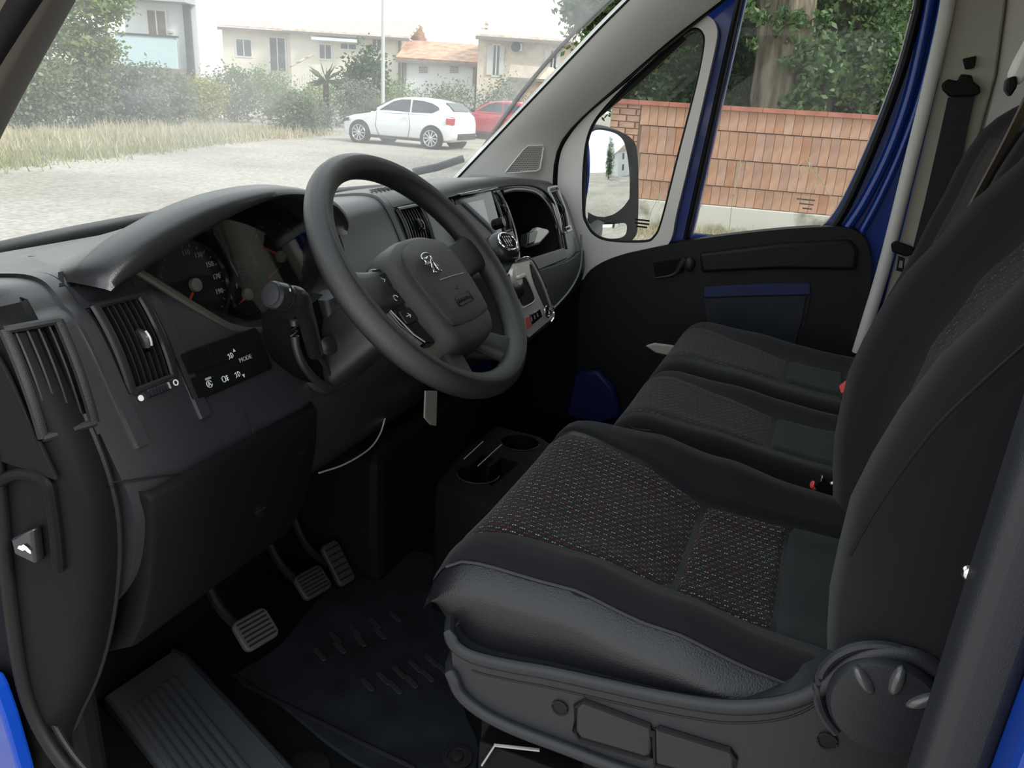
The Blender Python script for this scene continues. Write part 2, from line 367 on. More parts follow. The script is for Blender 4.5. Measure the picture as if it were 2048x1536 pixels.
# passenger-side front pillar: trim panel with a tweeter grille
PIN = cr(px([(912, 363), (1000, 270), (1100, 165), (1200, 60), (1260, 0), (1330, -72)], 0.775), 5)
POUT = cr(px([(1104, 385), (1106, 330), (1122, 280), (1170, 226), (1260, 148), (1350, 72), (1440, 2), (1530, -70)], 0.895), 4)
def resample(P, n):
    L = [0]
    for a, b in zip(P, P[1:]): L.append(L[-1] + (b - a).length)
    out = []; k = 0
    for i in range(n):
        d = L[-1] * i / (n - 1)
        while k < len(L) - 2 and L[k + 1] < d: k += 1
        t = (d - L[k]) / max(1e-9, L[k + 1] - L[k]); out.append(P[k].lerp(P[k + 1], min(1, t)))
    return out
def pillar(mir, parent_name, label):
    a = resample(PIN, 22); b = resample(POUT, 22); secs = []
    for p, q in zip(a, b):
        d = q - p; nrm = V((-0.75, -0.62, 0.2)).normalized()
        row = [p + V((0.03, 0.03, 0)), p] + [p + d * t + nrm * (0.020 * math.sin(math.pi * t) ** 0.8) for t in (0.08, 0.25, 0.45, 0.65, 0.85, 0.96)] + [q, q + V((0.03, 0.02, 0))]
        secs.append(row)
    if mir: secs = [[V((-p.x, p.y, p.z)) for p in r] for r in secs]
    return obj(parent_name, loft(secs, closed=False, caps=False), GREY, smooth=60, solid=0.004, label=label, kind='structure')
tr1 = pillar(False, 'trim_1', 'pale grey windscreen pillar trim with a tweeter grille on the passenger side')
tr2 = pillar(True, 'trim_2', 'dark front pillar at the upper left corner')
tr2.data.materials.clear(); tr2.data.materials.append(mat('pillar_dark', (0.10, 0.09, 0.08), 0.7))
# body behind the driver pillar (outer edge, painted)
GP = cr(px([(1098, 400), (1100, 330), (1116, 278), (1165, 220), (1258, 142), (1350, 66), (1445, -10), (1520, -72)], 0.905), 6)
obj('pillar_seal', tube(GP, 0.017, 10), RUB, tr1)
obj('glass_edge', tube([p + V((-0.002, 0.004, 0.0)) for p in PIN], 0.0032, 6), RUB, tr1)
obj('pillar_seal', tube([V((-p.x, p.y, p.z)) for p in GP], 0.014, 10), RUB, tr2)
# tweeter grille
nrm = V((-0.75, -0.62, 0.22)).normalized()
gc = at(1056, 318, X=0.835)
def gpt(x, y, lift=0.0): return on(x, y, gc + nrm * (0.017 + lift), nrm)
GL = [(1010, 345), (1048, 298), (1056, 292), (1086, 291), (1087, 296), (1080, 338), (1074, 342), (1014, 347)]
tw = obj('tweeter_grille', prism([gpt(x, y) for x, y in GL], nrm * 0.004), SILV, tr1, bevel=0.0015)
obj('grille_rim', tube([gpt(x, y, 0.004) for x, y in GL], 0.002, 6, closed=True), GREY, tw)
HOLE = mat('grille_hole', (0.10, 0.10, 0.10), 0.8)
hs = []
gu = (gpt(1060, 320) - gpt(1050, 320)).normalized(); gv = nrm.cross(gu)
import_ok = [(x, y) for x, y in GL]
def inside(x, y, L):
    c = False
    for i in range(len(L)):
        (x1, y1), (x2, y2) = L[i - 1], L[i]
        if (y1 > y) != (y2 > y) and x < (x2 - x1) * (y - y1) / (y2 - y1) + x1: c = not c
    return c
GLs = [(1048 + (x - 1048) * 0.90, 320 + (y - 320) * 0.90) for x, y in GL]
for j in range(14):
    for i in range(22):
        X_, Y_ = 1008 + i * 4.0 + (j % 2) * 2, 293 + j * 3.8
        if inside(X_, Y_, GLs):
            c = gpt(X_, Y_, 0.0042); hs.append(([c + (gu * math.cos(a) + gv * math.sin(a)) * 0.0018 for a in [k * math.pi / 3 for k in range(6)]], [(0, 1, 2, 3, 4, 5)]))
tagp(obj('grille_holes', join(*hs), HOLE, tw, smooth=None, fix=False), kind='stuff')

# ------------------------------------------------------------------ passenger door
door = empty('door_1', 'passenger door with dark trim, quarter window and blue painted frame', kind='structure')
QO = [(1118, 395), (1122, 318), (1140, 275), (1180, 228), (1265, 158), (1350, 80), (1385, 43), (1405, 31), (1425, 38), (1436, 62), (1432, 95), (1420, 150), (1390, 280), (1356, 420), (1334, 492), (1250, 520), (1190, 545), (1140, 570), (1122, 540)]
QI = [(1167, 420), (1168, 330), (1180, 262), (1216, 208), (1298, 126), (1366, 68), (1392, 56), (1408, 66), (1411, 92), (1396, 170), (1360, 310), (1327, 440), (1312, 473), (1290, 484), (1222, 482), (1190, 470), (1173, 446)]
qo = cr(px(QO, 0.93), 4, True); qi = cr(px(QI, 0.93), 5, True)
WN = [(1384, 470), (1400, 398), (1440, 220), (1490, 0), (1512, -110), (1836, -110), (1830, 0), (1816, 60), (1790, 150), (1740, 280), (1690, 390), (1658, 440), (1620, 470), (1500, 480)]
wn = px(WN, 0.94)
OUT = [(1132, 420), (1130, 330), (1150, 280), (1190, 234), (1275, 162), (1356, 80), (1450, -15), (1560, -110), (1575, -140), (1905, -140), (1902, 0), (1868, 150), (1828, 300), (1775, 520), (1728, 760), (1715, 980), (1180, 950), (1150, 700)]
qc = sum([zx(p, 0.955) for p in qi], V((0, 0, 0))) / len(qi)
fr = obj('window_frame', plate(px(OUT, 0.955), [[zx(p, 0.955) + (zx(p, 0.955) - qc) * 0.05 for p in qi], [zx(p, 0.955) for p in wn]], (0.03, 0, 0)), BLUE, door, smooth=30, bevel=0.004)
# raised fold of the frame behind the glass
FOLD = px([(1868, -60), (1860, 0), (1842, 90), (1815, 200), (1775, 310), (1730, 400), (1698, 450), (1672, 490)], 0.94)
obj('frame_fold', tube(cr(FOLD, 6), 0.020, 14, flat=0.7, up=(1, 0, 0)), BLUE, fr)
FOLD2 = px([(1890, -60), (1884, 0), (1866, 90), (1838, 200), (1798, 310), (1757, 400), (1725, 460), (1700, 510)], 0.94)
obj('frame_fold', tube(cr(FOLD2, 6), 0.016, 14, flat=0.7, up=(1, 0, 0)), BLUE, fr)
obj('quarter_window_trim', plate([zx(p, 0.915) for p in qo], [[zx(p, 0.915) for p in qi]], (0.035, 0, 0)), GREY, door, smooth=40, bevel=0.006, seg=3)
obj('quarter_window_gasket', tube([zx(p, 0.925) for p in qi], 0.0075, 8, closed=True, up=(1, 0, 0)), RUB, door)
obj('quarter_glass_edge', tube([zx(p, 0.9215) for p in cr(px([(1411, 92), (1396, 170), (1360, 310), (1330, 425)], 0.93), 6)], 0.0022, 6), CHROME, door)
# black seals around the sliding glass
SE = cr(px([(1846, -100), (1840, 0), (1826, 62), (1800, 153), (1751, 284), (1702, 396), (1672, 448), (1640, 480)], 0.945), 6)
obj('glass_seal', tube(SE, 0.023, 10, flat=0.5, up=(1, 0, 0)), RUB, door)
obj('glass_seal', tube(px([(1372, 478), (1388, 405), (1428, 228), (1477, 8), (1500, -105)], 0.945), 0.015, 10, flat=0.6, up=(1, 0, 0)), RUB, door)
obj('bright_strip', tube(cr(px([(1830, -60), (1828, 0), (1814, 60), (1788, 150), (1738, 280), (1688, 390), (1656, 440), (1625, 462)], 0.93), 6), 0.0018, 6), mat('bright_bead', (0.8, 0.75, 0.66), 0.4), door)
obj('front_gap_seal', prism(px([(1096, 420), (1096, 330), (1114, 276), (1163, 214), (1256, 136), (1350, 60), (1374, 78), (1277, 168), (1194, 238), (1154, 284), (1136, 330), (1136, 420)], 0.932), (0.012, 0, 0)), RUB, door, smooth=None)
win2 = obj('window_2', prism([zx(p, 0.945) for p in qi], (0.004, 0, 0)), GL_D, smooth=None, label='small quarter window ahead of the passenger door glass', kind='structure')
win3 = obj('window_3', prism([zx(p, 0.962) for p in wn], (0.004, 0, 0)), GL_D, smooth=None, label='large glass of the passenger door', kind='structure')
# small etched approval mark in the glass corner
mk = frame(at(1610, 408, X=0.9605), (-1, 0, 0), (0, -1, 0))
for k in range(3):
    obj('glass_mark', rbox(mk @ Matrix.Translation((0.004 * k, 0.012 - k * 0.012, 0)), 0.05 - 0.012 * k, 0.004, 0.0004, 0.0015), DIM, win3, smooth=None)
mk = frame(at(1284, 447, X=0.943), (-1, 0, 0), (0, -1, 0))
for k in range(3):
    obj('glass_mark', rbox(mk @ Matrix.Translation((0, 0.010 - k * 0.010, 0)), 0.045 - 0.01 * (k == 2), 0.005, 0.0004, 0.0015), RUB, win2, smooth=None)
# door inner trim
TOP = [(1160, 572), (1176, 545), (1200, 527), (1240, 511), (1300, 497), (1400, 478), (1520, 463), (1620, 455), (1690, 455), (1722, 468), (1738, 495), (1742, 560), (1728, 700), (1716, 960)]
tp = cr(px(TOP, 0.90), 4)
pan = obj('door_panel', prism(tp + [V((0.90, tp[-1].y, 0.02)), V((0.90, tp[0].y - 0.02, 0.02))], (0.055, 0, 0)), PL, door, smooth=40, bevel=0.022, seg=4)
# pull ledge running along the door
def ridge(L, X, r, flat, m=PL, nm='ledge', n=5): return obj(nm, tube(cr(px(L, X), n), r, 12, flat=flat, up=(0, 0, 1)), m, pan)
obj('armrest_pod', prism(px([(1398, 507), (1560, 487), (1700, 480), (1717, 500), (1712, 541), (1560, 539), (1402, 546)], 0.882), (0.024, 0, 0)), PL, pan, bevel=0.010, seg=3)
rc = px([(1306, 525), (1372, 515), (1368, 545), (1312, 555)], 0.899)
obj('handle_recess', prism(rc, (-0.003, 0, 0)), PL_LOW, pan, bevel=0.001)
hd = px([(1310, 556), (1335, 553), (1352, 546), (1362, 530), (1372, 518)], 0.885)
obj('door_handle', tube(cr(hd, 5), [0.003 + 0.0085 * (k / 20) ** 1.5 for k in range(21)], 10, flat=0.6), PL_SEAT, pan)
obj('handle_knuckle', ball(at(1379, 529, X=0.888), (0.012, 0.016, 0.022)), PL_SEAT, pan)
pk = px([(1408, 574), (1480, 569), (1560, 566), (1620, 566), (1620, 588), (1500, 591), (1408, 594)], 0.897)
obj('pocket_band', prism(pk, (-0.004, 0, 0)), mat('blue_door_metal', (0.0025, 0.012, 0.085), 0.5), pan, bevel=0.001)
pk2 = px([(1408, 597), (1500, 594), (1612, 591), (1604, 640), (1590, 690), (1420, 690)], 0.899)
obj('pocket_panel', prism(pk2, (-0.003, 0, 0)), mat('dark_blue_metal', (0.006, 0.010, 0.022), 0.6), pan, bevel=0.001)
obj('pocket_edge', tube(px([(1620, 590), (1612, 630), (1605, 660)], 0.893), 0.0015, 6), PL_SEAT, pan)
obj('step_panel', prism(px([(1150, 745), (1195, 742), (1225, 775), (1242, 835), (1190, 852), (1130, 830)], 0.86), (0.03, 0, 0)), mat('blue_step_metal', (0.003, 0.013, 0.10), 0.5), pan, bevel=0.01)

# ------------------------------------------------------------------ passenger B-pillar
wr = obj('wall_right', join(box2((0.93, -1.15, -0.05), (0.96, -0.70, 1.42))), GREY_B, smooth=None, label='beige pillar trim behind the passenger door', kind='structure')
obj('body_side', join(box2((0.95, -0.72, -0.05), (0.97, -0.60, 1.42))), BLUE, wr, smooth=None)
STRIP = px([(1900, -60), (1893, 20), (1862, 160), (1826, 305), (1772, 520), (1733, 650), (1716, 705)], 0.885)
obj('door_opening_seal', tube(cr(STRIP, 6), 0.0165, 12, flat=1.0, up=(1, 0, 0)), SEAL, wr)
PILL = px([(1915, -60), (1905, 20), (1880, 160), (1845, 305), (1792, 520), (1740, 705), (1810, 705), (1890, 500), (1950, 300), (1992, 150), (2010, 20), (2020, -60)], 0.90)
obj('pillar_panel', prism(PILL, (0.03, 0, 0)), GREY_B, wr, bevel=0.006)
obj('pillar_side_panel', prism(px([(2022, -60), (2014, 20), (1996, 150), (1950, 330), (1900, 520), (2150, 520), (2150, -60)], 0.915), (0.015, 0, 0)), GREY, wr, bevel=0.006)
obj('height_slot', prism(px([(1924, 118), (1952, 112), (1948, 136), (1930, 140)], 0.897), (-0.012, 0, 0)), RUB, wr, bevel=0.003)

# ------------------------------------------------------------------ driver-side B-pillar (next to the camera)
obj('kick_panel', box2((0.93, 0.14, -0.05), (0.96, 0.78, 0.56)), PL_LOW, wr, smooth=None)
wl = obj('wall_left', join(box2((-0.955, -1.15, -0.05), (-0.905, -0.655, 1.42))), BLUE, smooth=None, bevel=0.012, seg=3, label='blue painted door pillar at the lower right corner', kind='structure')
obj('pillar_trim', join(box2((-0.915, -0.660, 0.0), (-0.872, -0.618, 1.42))), PL_SEAT, wl, bevel=0.012, seg=3)
obj('pillar_inner_trim', join(box2((-0.885, -0.80, 0.0), (-0.862, -0.645, 1.42))), PL_LOW, wl, bevel=0.008)
bp = at(1938, 1140, X=-0.873)
obj('trim_bolt', ball(bp + V((-0.004, 0.0, 0)), 0.0055), CHROME, wl)
# door opening on the driver side: sill, seal and a strip of painted body
obj('trim_3', join(box2((-0.86, 0.30, 0.0), (-0.82, 0.74, 0.72))), PL_LOW, smooth=None, bevel=0.012, label='dark kick panel left of the pedals', kind='structure')
sl_ = at(60, 1380, X=-0.885)
SEALP = [at(-6, 900, X=-0.905), at(6, 1050, X=-0.905), at(24, 1230, X=-0.905), at(52, 1390, X=-0.905), at(105, 1500, X=-0.905), at(190, 1600, X=-0.905)]
ds = obj('trim_4', tube(cr(SEALP, 6), 0.008, 10, up=(1, 0, 0)), RUB, label='black rubber seal round the driver door opening', kind='structure')
obj('seal_lip', tube([p + V((0.012, -0.010, 0.0)) for p in cr(SEALP, 6)], 0.004, 8, up=(1, 0, 0)), PL, ds)
BL = [(-120, 1350), (-24, 1362), (-12, 1385), (8, 1440), (36, 1536), (64, 1640), (-120, 1640)]
obj('trim_5', prism(px(BL, -0.93), (0.02, 0, 0)), BLUE, smooth=None, bevel=0.004, label='strip of blue bodywork at the lower left corner', kind='structure')
# ------------------------------------------------------------------ dashboard
FN = V((0, -1, 0.44)).normalized(); FU = V((0, 0.44, 1)).normalized()
def fy(z): return 0.28 - (0.82 - z) * 0.44
def MF(x, z, lift=0.0, yaw=0.0):
    o = V((x, fy(z), z)) + FN * lift
    n = Matrix.Rotation(rad(yaw), 3, 'Z') @ FN
    return frame(o, n, Matrix.Rotation(rad(yaw), 3, 'Z') @ V((1, 0, 0)))
def onf(x, y, lift=0.0): return on(x, y, V((0, 0.28, 0.82)) + FN * lift, FN)
dash = empty('dashboard', 'black van dashboard with instrument hood, air vents and centre screen', 'dashboard', loc=(0, 0, 0))
CP = [(0.70, 0.62), (0.70, 0.70), (0.62, 0.745), (0.50, 0.790), (0.38, 0.818), (0.315, 0.826), (0.284, 0.814), (0.262, 0.780), (0.229, 0.705), (0.192, 0.620), (0.166, 0.560), (0.165, 0.51), (0.19, 0.44), (0.25, 0.38), (0.36, 0.34), (0.52, 0.32), (0.64, 0.40)]
prof = [(p.x, p.y) for p in cr([V((a, b, 0)) for a, b in CP], 5, True)]
cyp, czp = 0.42, 0.60
DZ = [(0.95, -0.050), (0.85, -0.045), (0.60, -0.020), (0.25, 0.0), (-0.10, -0.008), (-0.45, -0.022), (-0.70, -0.040), (-0.95, -0.043)]
def zat(x, y, z):
    "the dash top is lower towards its ends"
    for (a, p), (b, q) in zip(DZ, DZ[1:]):
        if a >= x >= b: d = p + (q - p) * (a - x) / (a - b); break
    else: d = -0.045
    t = min(1, max(0, (z - 0.70) / 0.10)); f = 1 - 0.6 * min(1, max(0, (y - 0.36) / 0.2))
    return z + d * t * t * f
secs = []
for x, k in [(-0.905, 0.80), (-0.902, 0.90), (-0.892, 0.96), (-0.875, 0.99), (-0.84, 1.0), (-0.78, 1.0), (-0.7, 1), (-0.6, 1.0), (-0.45, 1), (-0.3, 1), (-0.1, 1), (0, 1), (0.1, 1), (0.25, 1), (0.4, 1), (0.6, 1), (0.72, 1), (0.84, 1), (0.87, 0.99), (0.886, 0.95), (0.894, 0.88), (0.898, 0.75)]:
    secs.append([V((x, cyp + (a - cyp) * k, czp + (zat(x, a, b) - czp) * k)) for a, b in prof])
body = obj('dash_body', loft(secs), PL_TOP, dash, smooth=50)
# instrument cavity, passenger shelf and vent openings are cut out of the body
CL = [(-0.735, 0.80), (-0.70, 0.772), (-0.65, 0.728), (-0.60, 0.690), (-0.54, 0.674), (-0.45, 0.670), (-0.38, 0.676), (-0.33, 0.70), (-0.302, 0.74), (-0.29, 0.79), (-0.31, 0.86), (-0.5, 0.90), (-0.70, 0.86)]
cl = [V((p.x, 0.10, p.z)) for p in cr([V((a, 0, b)) for a, b in CL], 4, True)]
SH = [(1000, 384), (1030, 379), (1066, 384), (1092, 408), (1112, 452), (1121, 500), (1080, 510), (1044, 521), (1036, 492), (1018, 440)]
sh = [p + FN * 0.05 for p in cr([onf(x, y, 0.0) for x, y in SH], 4, True)]
VENTS = [  # x, z of centre, width, height, yaw
    (-0.757, 0.710, 0.066, 0.105, 0), (-0.872, 0.702, 0.055, 0.115, -12), (-0.048, 0.757, 0.092, 0.080, 0), (0.372, 0.745, 0.045, 0.098, 0), (0.772, 0.710, 0.068, 0.112, 0)]
cutters = [prism(cl, (0, 0.27, 0)), prism(sh, -FN * 0.20)]
for x, z, wd, ht, yw in VENTS: cutters.append(rbox(MF(x, z, 0.03, yw) @ Matrix.Rotation(math.pi, 4, 'X'), wd, ht, 0.075, 0.006))
cutters.append(box2((-0.95, 0.0, 0.2), (-0.846, 0.9, 0.635)))
cut(body, *cutters)

def curve_pt(M, lx, ly, h, ht): return M @ V((lx, ly, h + 0.006 * (1 - (2 * ly / ht) ** 2)))
def make_vent(i, slats, knob=True, wheel=True, bar=PL_SAT):
    x, z, wd, ht, yw = VENTS[i]; M = MF(x, z, 0.0, yw)
    v = obj('air_vent', rbox(M @ Matrix.Translation((0, 0, -0.042)), wd * 1.0, ht * 1.0, 0.012, 0.006), RUB, dash)       # dark back of the duct
    for s in (-1, 1):                                                                                                   # satin side cheeks
        P = [curve_pt(M, s * (wd / 2 - 0.001), -ht / 2 + ht * k / 10, 0.001, ht) for k in range(11)]
        obj('cheek', tube(P, 0.0058, 8, flat=0.7, up=M.to_3x3() @ V((1, 0, 0))), bar, v)
    for s in (-1, 1):
        obj('end_bar', tube([M @ V((-wd / 2, s * ht / 2, 0.001)), M @ V((wd / 2, s * ht / 2, 0.001))], 0.0045, 8), PL_SAT, v)
    for k in range(slats):
        lx = -wd / 2 + wd * (k + 1) / (slats + 1); P = [[], [], [], []]
        L = []
        for q in range(9):
            ly = -ht / 2 + 0.004 + (ht - 0.008) * q / 8
            a = curve_pt(M, lx - 0.0010, ly, -0.001, ht); b = curve_pt(M, lx + 0.0010, ly, -0.001, ht)
            c = curve_pt(M, lx + 0.0025, ly, -0.020, ht); d = curve_pt(M, lx + 0.0005, ly, -0.020, ht)
            L.append([a, b, c, d])
        obj('slat', loft(L), PL_SAT, v, smooth=30)
    for k in range(3):
        ly = -ht / 2 + ht * (k + 1) / 4
        obj('cross_slat', box((0, ly, -0.026), (wd, 0.0025, 0.014), M), PL_LOW, v, smooth=None)
    if knob:
        L = [curve_pt(M, 0.004, -0.013 + 0.026 * q / 6, 0.001 + 0.004 * math.sin(math.pi * q / 6), ht) for q in range(7)]
        kb = obj('vane_knob', tube(L, [0.004, 0.006, 0.0066, 0.007, 0.0066, 0.006, 0.004], 10, flat=0.75), PL_SAT, v)
        obj('knob_insert', tube([p + M.to_3x3() @ V((0.003, 0, 0.005)) for p in L[1:-1]], 0.0022, 6), SILV, kb)
    return v, M
v1, M1 = make_vent(0, 7)
# thumb wheel with the open / closed dots
tw_ = obj('thumb_wheel', tube([M1 @ V((-0.017, -0.060, 0.002)), M1 @ V((0.017, -0.060, 0.002))], 0.0058, 12), PL_SAT, v1)
for k in range(7): obj('wheel_rib', box((-0.014 + k * 0.0045, -0.060, 0.0082), (0.0016, 0.008, 0.0018), M1), SILV if k == 6 else PL_SEAT, v1, smooth=None)
obj('closed_dot', rbox(M1 @ Matrix.Translation((-0.027, -0.062, 0.0035)), 0.0072, 0.0072, 0.0008, 0.0035), WHITE, v1)
ring = [M1 @ V((0.027 + 0.0032 * math.cos(a), -0.060 + 0.0032 * math.sin(a), 0.004)) for a in [k * math.pi / 8 for k in range(16)]]
obj('open_ring', tube(ring, 0.0009, 6, closed=True), WHITE, v1)
v2, M2 = make_vent(1, 4, knob=False, bar=PL)
v3, M3 = make_vent(2, 8)
v4, M4 = make_vent(3, 5)
v5, M5 = make_vent(4, 4, bar=SILV)
# surround pods of the vents: slightly proud strips that wrap over the crest
def pod(x0, x1, lift, z0, nm='vent_pod', m=PL_TOP, hole=None):
    "a ring of dash skin between x0 and x1, following the profile above height z0"
    P = [(a, b) for a, b in prof]
    P = [p for p in P[5:60] if p[1] > z0 and p[0] < 0.47]
    out = []
    for i, (a, b) in enumerate(P):
        t = V((0, P[min(i + 1, len(P) - 1)][0] - P[max(i - 1, 0)][0], P[min(i + 1, len(P) - 1)][1] - P[max(i - 1, 0)][1])).normalized()
        n = V((0, -t.z, t.y))
        if n.dot(V((0, -0.6, 0.8))) < 0: n = -n
        out.append((V((0, a, b)), n))
    secs = []
    for x, l in ((x0, -0.002), (x0 + 0.002, lift), (x1 - 0.002, lift), (x1, -0.002)):
        secs.append([V((x, p.y, zat(x, p.y, p.z))) + n * l for p, n in out])
    return secs
for x0, x1, z0 in ((-0.815, -0.795, 0.60), (-0.716, -0.696, 0.60), (-0.120, -0.100, 0.66), (0.004, 0.020, 0.66)):
    obj('pod_edge', loft(pod(x0, x1, 0.004, z0), closed=False, caps=False), PL_TOP, dash, smooth=50)
obj('pod_cap', loft(pod(-0.797, -0.714, 0.0035, 0.772), closed=False, caps=False), PL_TOP, dash, smooth=60)
obj('pod_cap', loft(pod(-0.102, 0.006, 0.0035, 0.80), closed=False, caps=False), PL_TOP, dash, smooth=60)
# demister slots on top
def prof_top(y):
    T = sorted((a, b) for a, b in prof if b > 0.735)
    for (a, p), (b, q) in zip(T, T[1:]):
        if a <= y <= b: return p + (q - p) * (y - a) / max(1e-6, b - a)
    return 0.80
def slots(xc, n, step, y0, nm):
    g = empty('demister_grille'); g.parent = dash
    for k in range(n):
        x = xc + (k - (n - 1) / 2) * step; l = 0.030 - 0.0012 * abs(k - n / 2) ** 1.7
        a = V((x - 0.006, y0 - l / 2, 0)); b = V((x + 0.010, y0 + l / 2, 0))
        Z = lambda y: zat(xc, y, prof_top(y)) + 0.0048
        L = [V((p.x, p.y, Z(p.y))) for p in (a + V((-0.0034, 0, 0)), a + V((0.0034, 0, 0)), b + V((0.0034, 0, 0)), b + V((-0.0034, 0, 0)))]
        obj('slot', prism(L, (0, 0, 0.0008)), RUB, g, smooth=None)
slots(-0.760, 7, 0.0115, 0.294, 'a'); slots(-0.05, 8, 0.0125, 0.325, 'b')
# ------------------------------------------------------------------ instrument hood and cluster
HO = [(-0.792, 0.782), (-0.780, 0.800), (-0.742, 0.822), (-0.689, 0.840), (-0.63, 0.855), (-0.566, 0.864), (-0.494, 0.867), (-0.426, 0.862), (-0.362, 0.845), (-0.322, 0.822), (-0.306, 0.800), (-0.312, 0.782)]
HI = [(-0.782, 0.776), (-0.755, 0.784), (-0.715, 0.796), (-0.670, 0.811), (-0.615, 0.827), (-0.555, 0.842), (-0.490, 0.852), (-0.430, 0.849), (-0.375, 0.834), (-0.340, 0.812), (-0.326, 0.796), (-0.326, 0.780)]
ho = cr([V((a, 0, b)) for a, b in HO], 4); hi = cr([V((a, 0, b)) for a, b in HI], 4)
def sh_(L, y, dz=0, kx=1, kz=1): return [V((-0.55 + (p.x + 0.55) * kx, y, 0.79 + (p.z - 0.79) * kz + dz)) for p in L]
hs_ = [sh_(hi, 0.35, -0.005, 0.96, 0.8), sh_(hi, 0.262), sh_(hi, 0.236), [a.lerp(b, 0.35) for a, b in zip(sh_(hi, 0.228), sh_(ho, 0.228))], [a.lerp(b, 0.8) for a, b in zip(sh_(hi, 0.232), sh_(ho, 0.232))],
       sh_(ho, 0.246), sh_(ho, 0.28, 0.0), sh_(ho, 0.34, 0.0, 0.98, 0.92), sh_(ho, 0.42, 0.004, 0.94, 0.62), sh_(ho, 0.52, 0.0, 0.88, 0.05), sh_(ho, 0.56, -0.03, 0.86, 0.0)]
def raw_top(y):
    T = [(0.284, 0.814), (0.315, 0.826), (0.38, 0.818), (0.50, 0.790), (0.62, 0.745)]
    for (a, p), (b, q) in zip(T, T[1:]):
        if a <= y <= b: return p + (q - p) * (y - a) / (b - a)
    return 0.74
for S_, y_, k_ in ((7, 0.35, 0.85), (8, 0.42, 0.50), (9, 0.50, 0.08), (10, 0.54, -0.1)):
    for p in hs_[S_]:
        k2 = (p.z - 0.79); p.y = y_
    hs_[S_] = [V((p.x, y_, zat(p.x, y_, raw_top(y_)) + max(-0.01, (q.z - 0.80)) * k_ * 0.75 - 0.004)) for p, q in zip(hs_[S_], ho)]
hood = obj('instrument_hood', loft(hs_, closed=False, caps=False), PL_TOP, dash, smooth=80)
# bowl of the cluster: a rim that follows the cavity edge
rim = [V((p.x, fy(p.z) + 0.002, p.z)) for p in cr([V((a, 0, b)) for a, b in [(-0.728, 0.796), (-0.70, 0.772), (-0.65, 0.728), (-0.60, 0.690), (-0.54, 0.674), (-0.45, 0.670)]], 6)]
obj('bezel_rim', tube(rim, 0.0055, 8), mat('bezel_plastic', (0.05, 0.05, 0.042), 0.4), dash)
CN = V((0, -1, 0.30)).normalized(); CO = V((0, 0.305, 0.70))
def onc(x, y, l=0.0): return on(x, y, CO + CN * l, CN)
MC = lambda p, l=0.0: frame(V(p) + CN * l, CN, (1, 0, 0))
cpan = [V((p.x, CO.y + (p.z - CO.z) * 0.30 + 0.004, p.z)) for p in cr([V((a, 0, b)) for a, b in [(-0.735, 0.765), (-0.735, 0.70), (-0.70, 0.655), (-0.36, 0.650), (-0.28, 0.69), (-0.29, 0.79), (-0.36, 0.822), (-0.50, 0.838), (-0.62, 0.818), (-0.69, 0.790)]], 1)]
clu = obj('instrument_cluster', prism(cpan, (0, 0.006, 0)), PL_LOW, dash, smooth=None)
DIAL = mat('dial_face', (0.010, 0.010, 0.011), 0.5)
def dial(c, r, nm, n0, n1, ticks, red):
    M = MC(c, 0.0)
    d = obj(nm, lathe([(r, 0.0), (r, 0.0015)], 36, M), DIAL, clu, smooth=None)
    obj('dial_ring', tube([M @ V((r * math.cos(a), r * math.sin(a), 0.004)) for a in [k * math.pi / 24 for k in range(48)]], 0.0035, 6, closed=True), PL_SAT, d)
    for k in range(ticks):
        a = rad(n0 + (n1 - n0) * k / (ticks - 1)); R = Matrix.Rotation(a, 4, 'Z')
        obj('tick', box((r * 0.90, 0, 0.0022), (r * 0.08, 0.0012, 0.0006), M @ R), DIM, d, smooth=None)
    R = Matrix.Rotation(rad(red), 4, 'Z')
    obj('needle', prism([M @ R @ V(p) for p in ((r * 0.22, -0.0018, 0.006), (r * 0.22, 0.0018, 0.006), (r * 0.74, 0.0006, 0.006), (r * 0.74, -0.0006, 0.006))], CN * 0.001), NEEDLE, d, smooth=None)
    obj('needle_hub', lathe([(0.0095, 0.002), (0.0095, 0.008), (0.005, 0.010)], 16, M), LIGHTP, d)
    return d, M
sp = onc(386, 571, 0.0); spd, MS = dial(sp, 0.062, 'speedometer', 225, -45, 21, 222)
for s, a in (('110', 86), ('130', 58), ('150', 30), ('170', 5), ('190', -22)):
    r_ = 0.046; text('numeral', s, 0.0105, MS @ Matrix.Translation((r_ * math.cos(rad(a)), r_ * math.sin(rad(a)), 0.0022)), DIM if a > 40 else WHITE, spd)
fu = onc(490, 590, 0.0); fug, MG = dial(fu, 0.034, 'fuel_gauge', 200, 70, 5, 203)
text('numeral', 'F', 0.009, MG @ Matrix.Translation((-0.013, 0.016, 0.0022)), WHITE, fug)
tm = onc(598, 585, 0.0)
ta = onc(532, 560, 0.0); tac, MT = dial(V((-0.385, CO.y + 0.012, 0.742)), 0.062, 'tachometer', 225, -45, 13, 150)
nd = [onc(563, 530, 0.006), onc(536, 554, 0.006), onc(539, 557, 0.006)]
obj('needle', prism(nd, CN * 0.001), NEEDLE, clu, smooth=None)
LC = [onc(462, 520, 0.003), onc(512, 508, 0.003), onc(519, 528, 0.003), onc(470, 541, 0.003)]
lcd = obj('trip_display', prism(LC, CN * 0.002), PL_GLOSS, clu, smooth=None)
obj('cluster_lens', prism([V((p.x, p.y - 0.030, p.z)) for p in cpan], (0, 0.002, 0)), GL_C, clu, smooth=None)
obj('lens_arc', tube(cr([onc(436, 455, 0.03), onc(450, 490, 0.03), onc(462, 525, 0.03), onc(476, 552, 0.03)], 5), 0.0016, 6), PL_SEAT, clu)

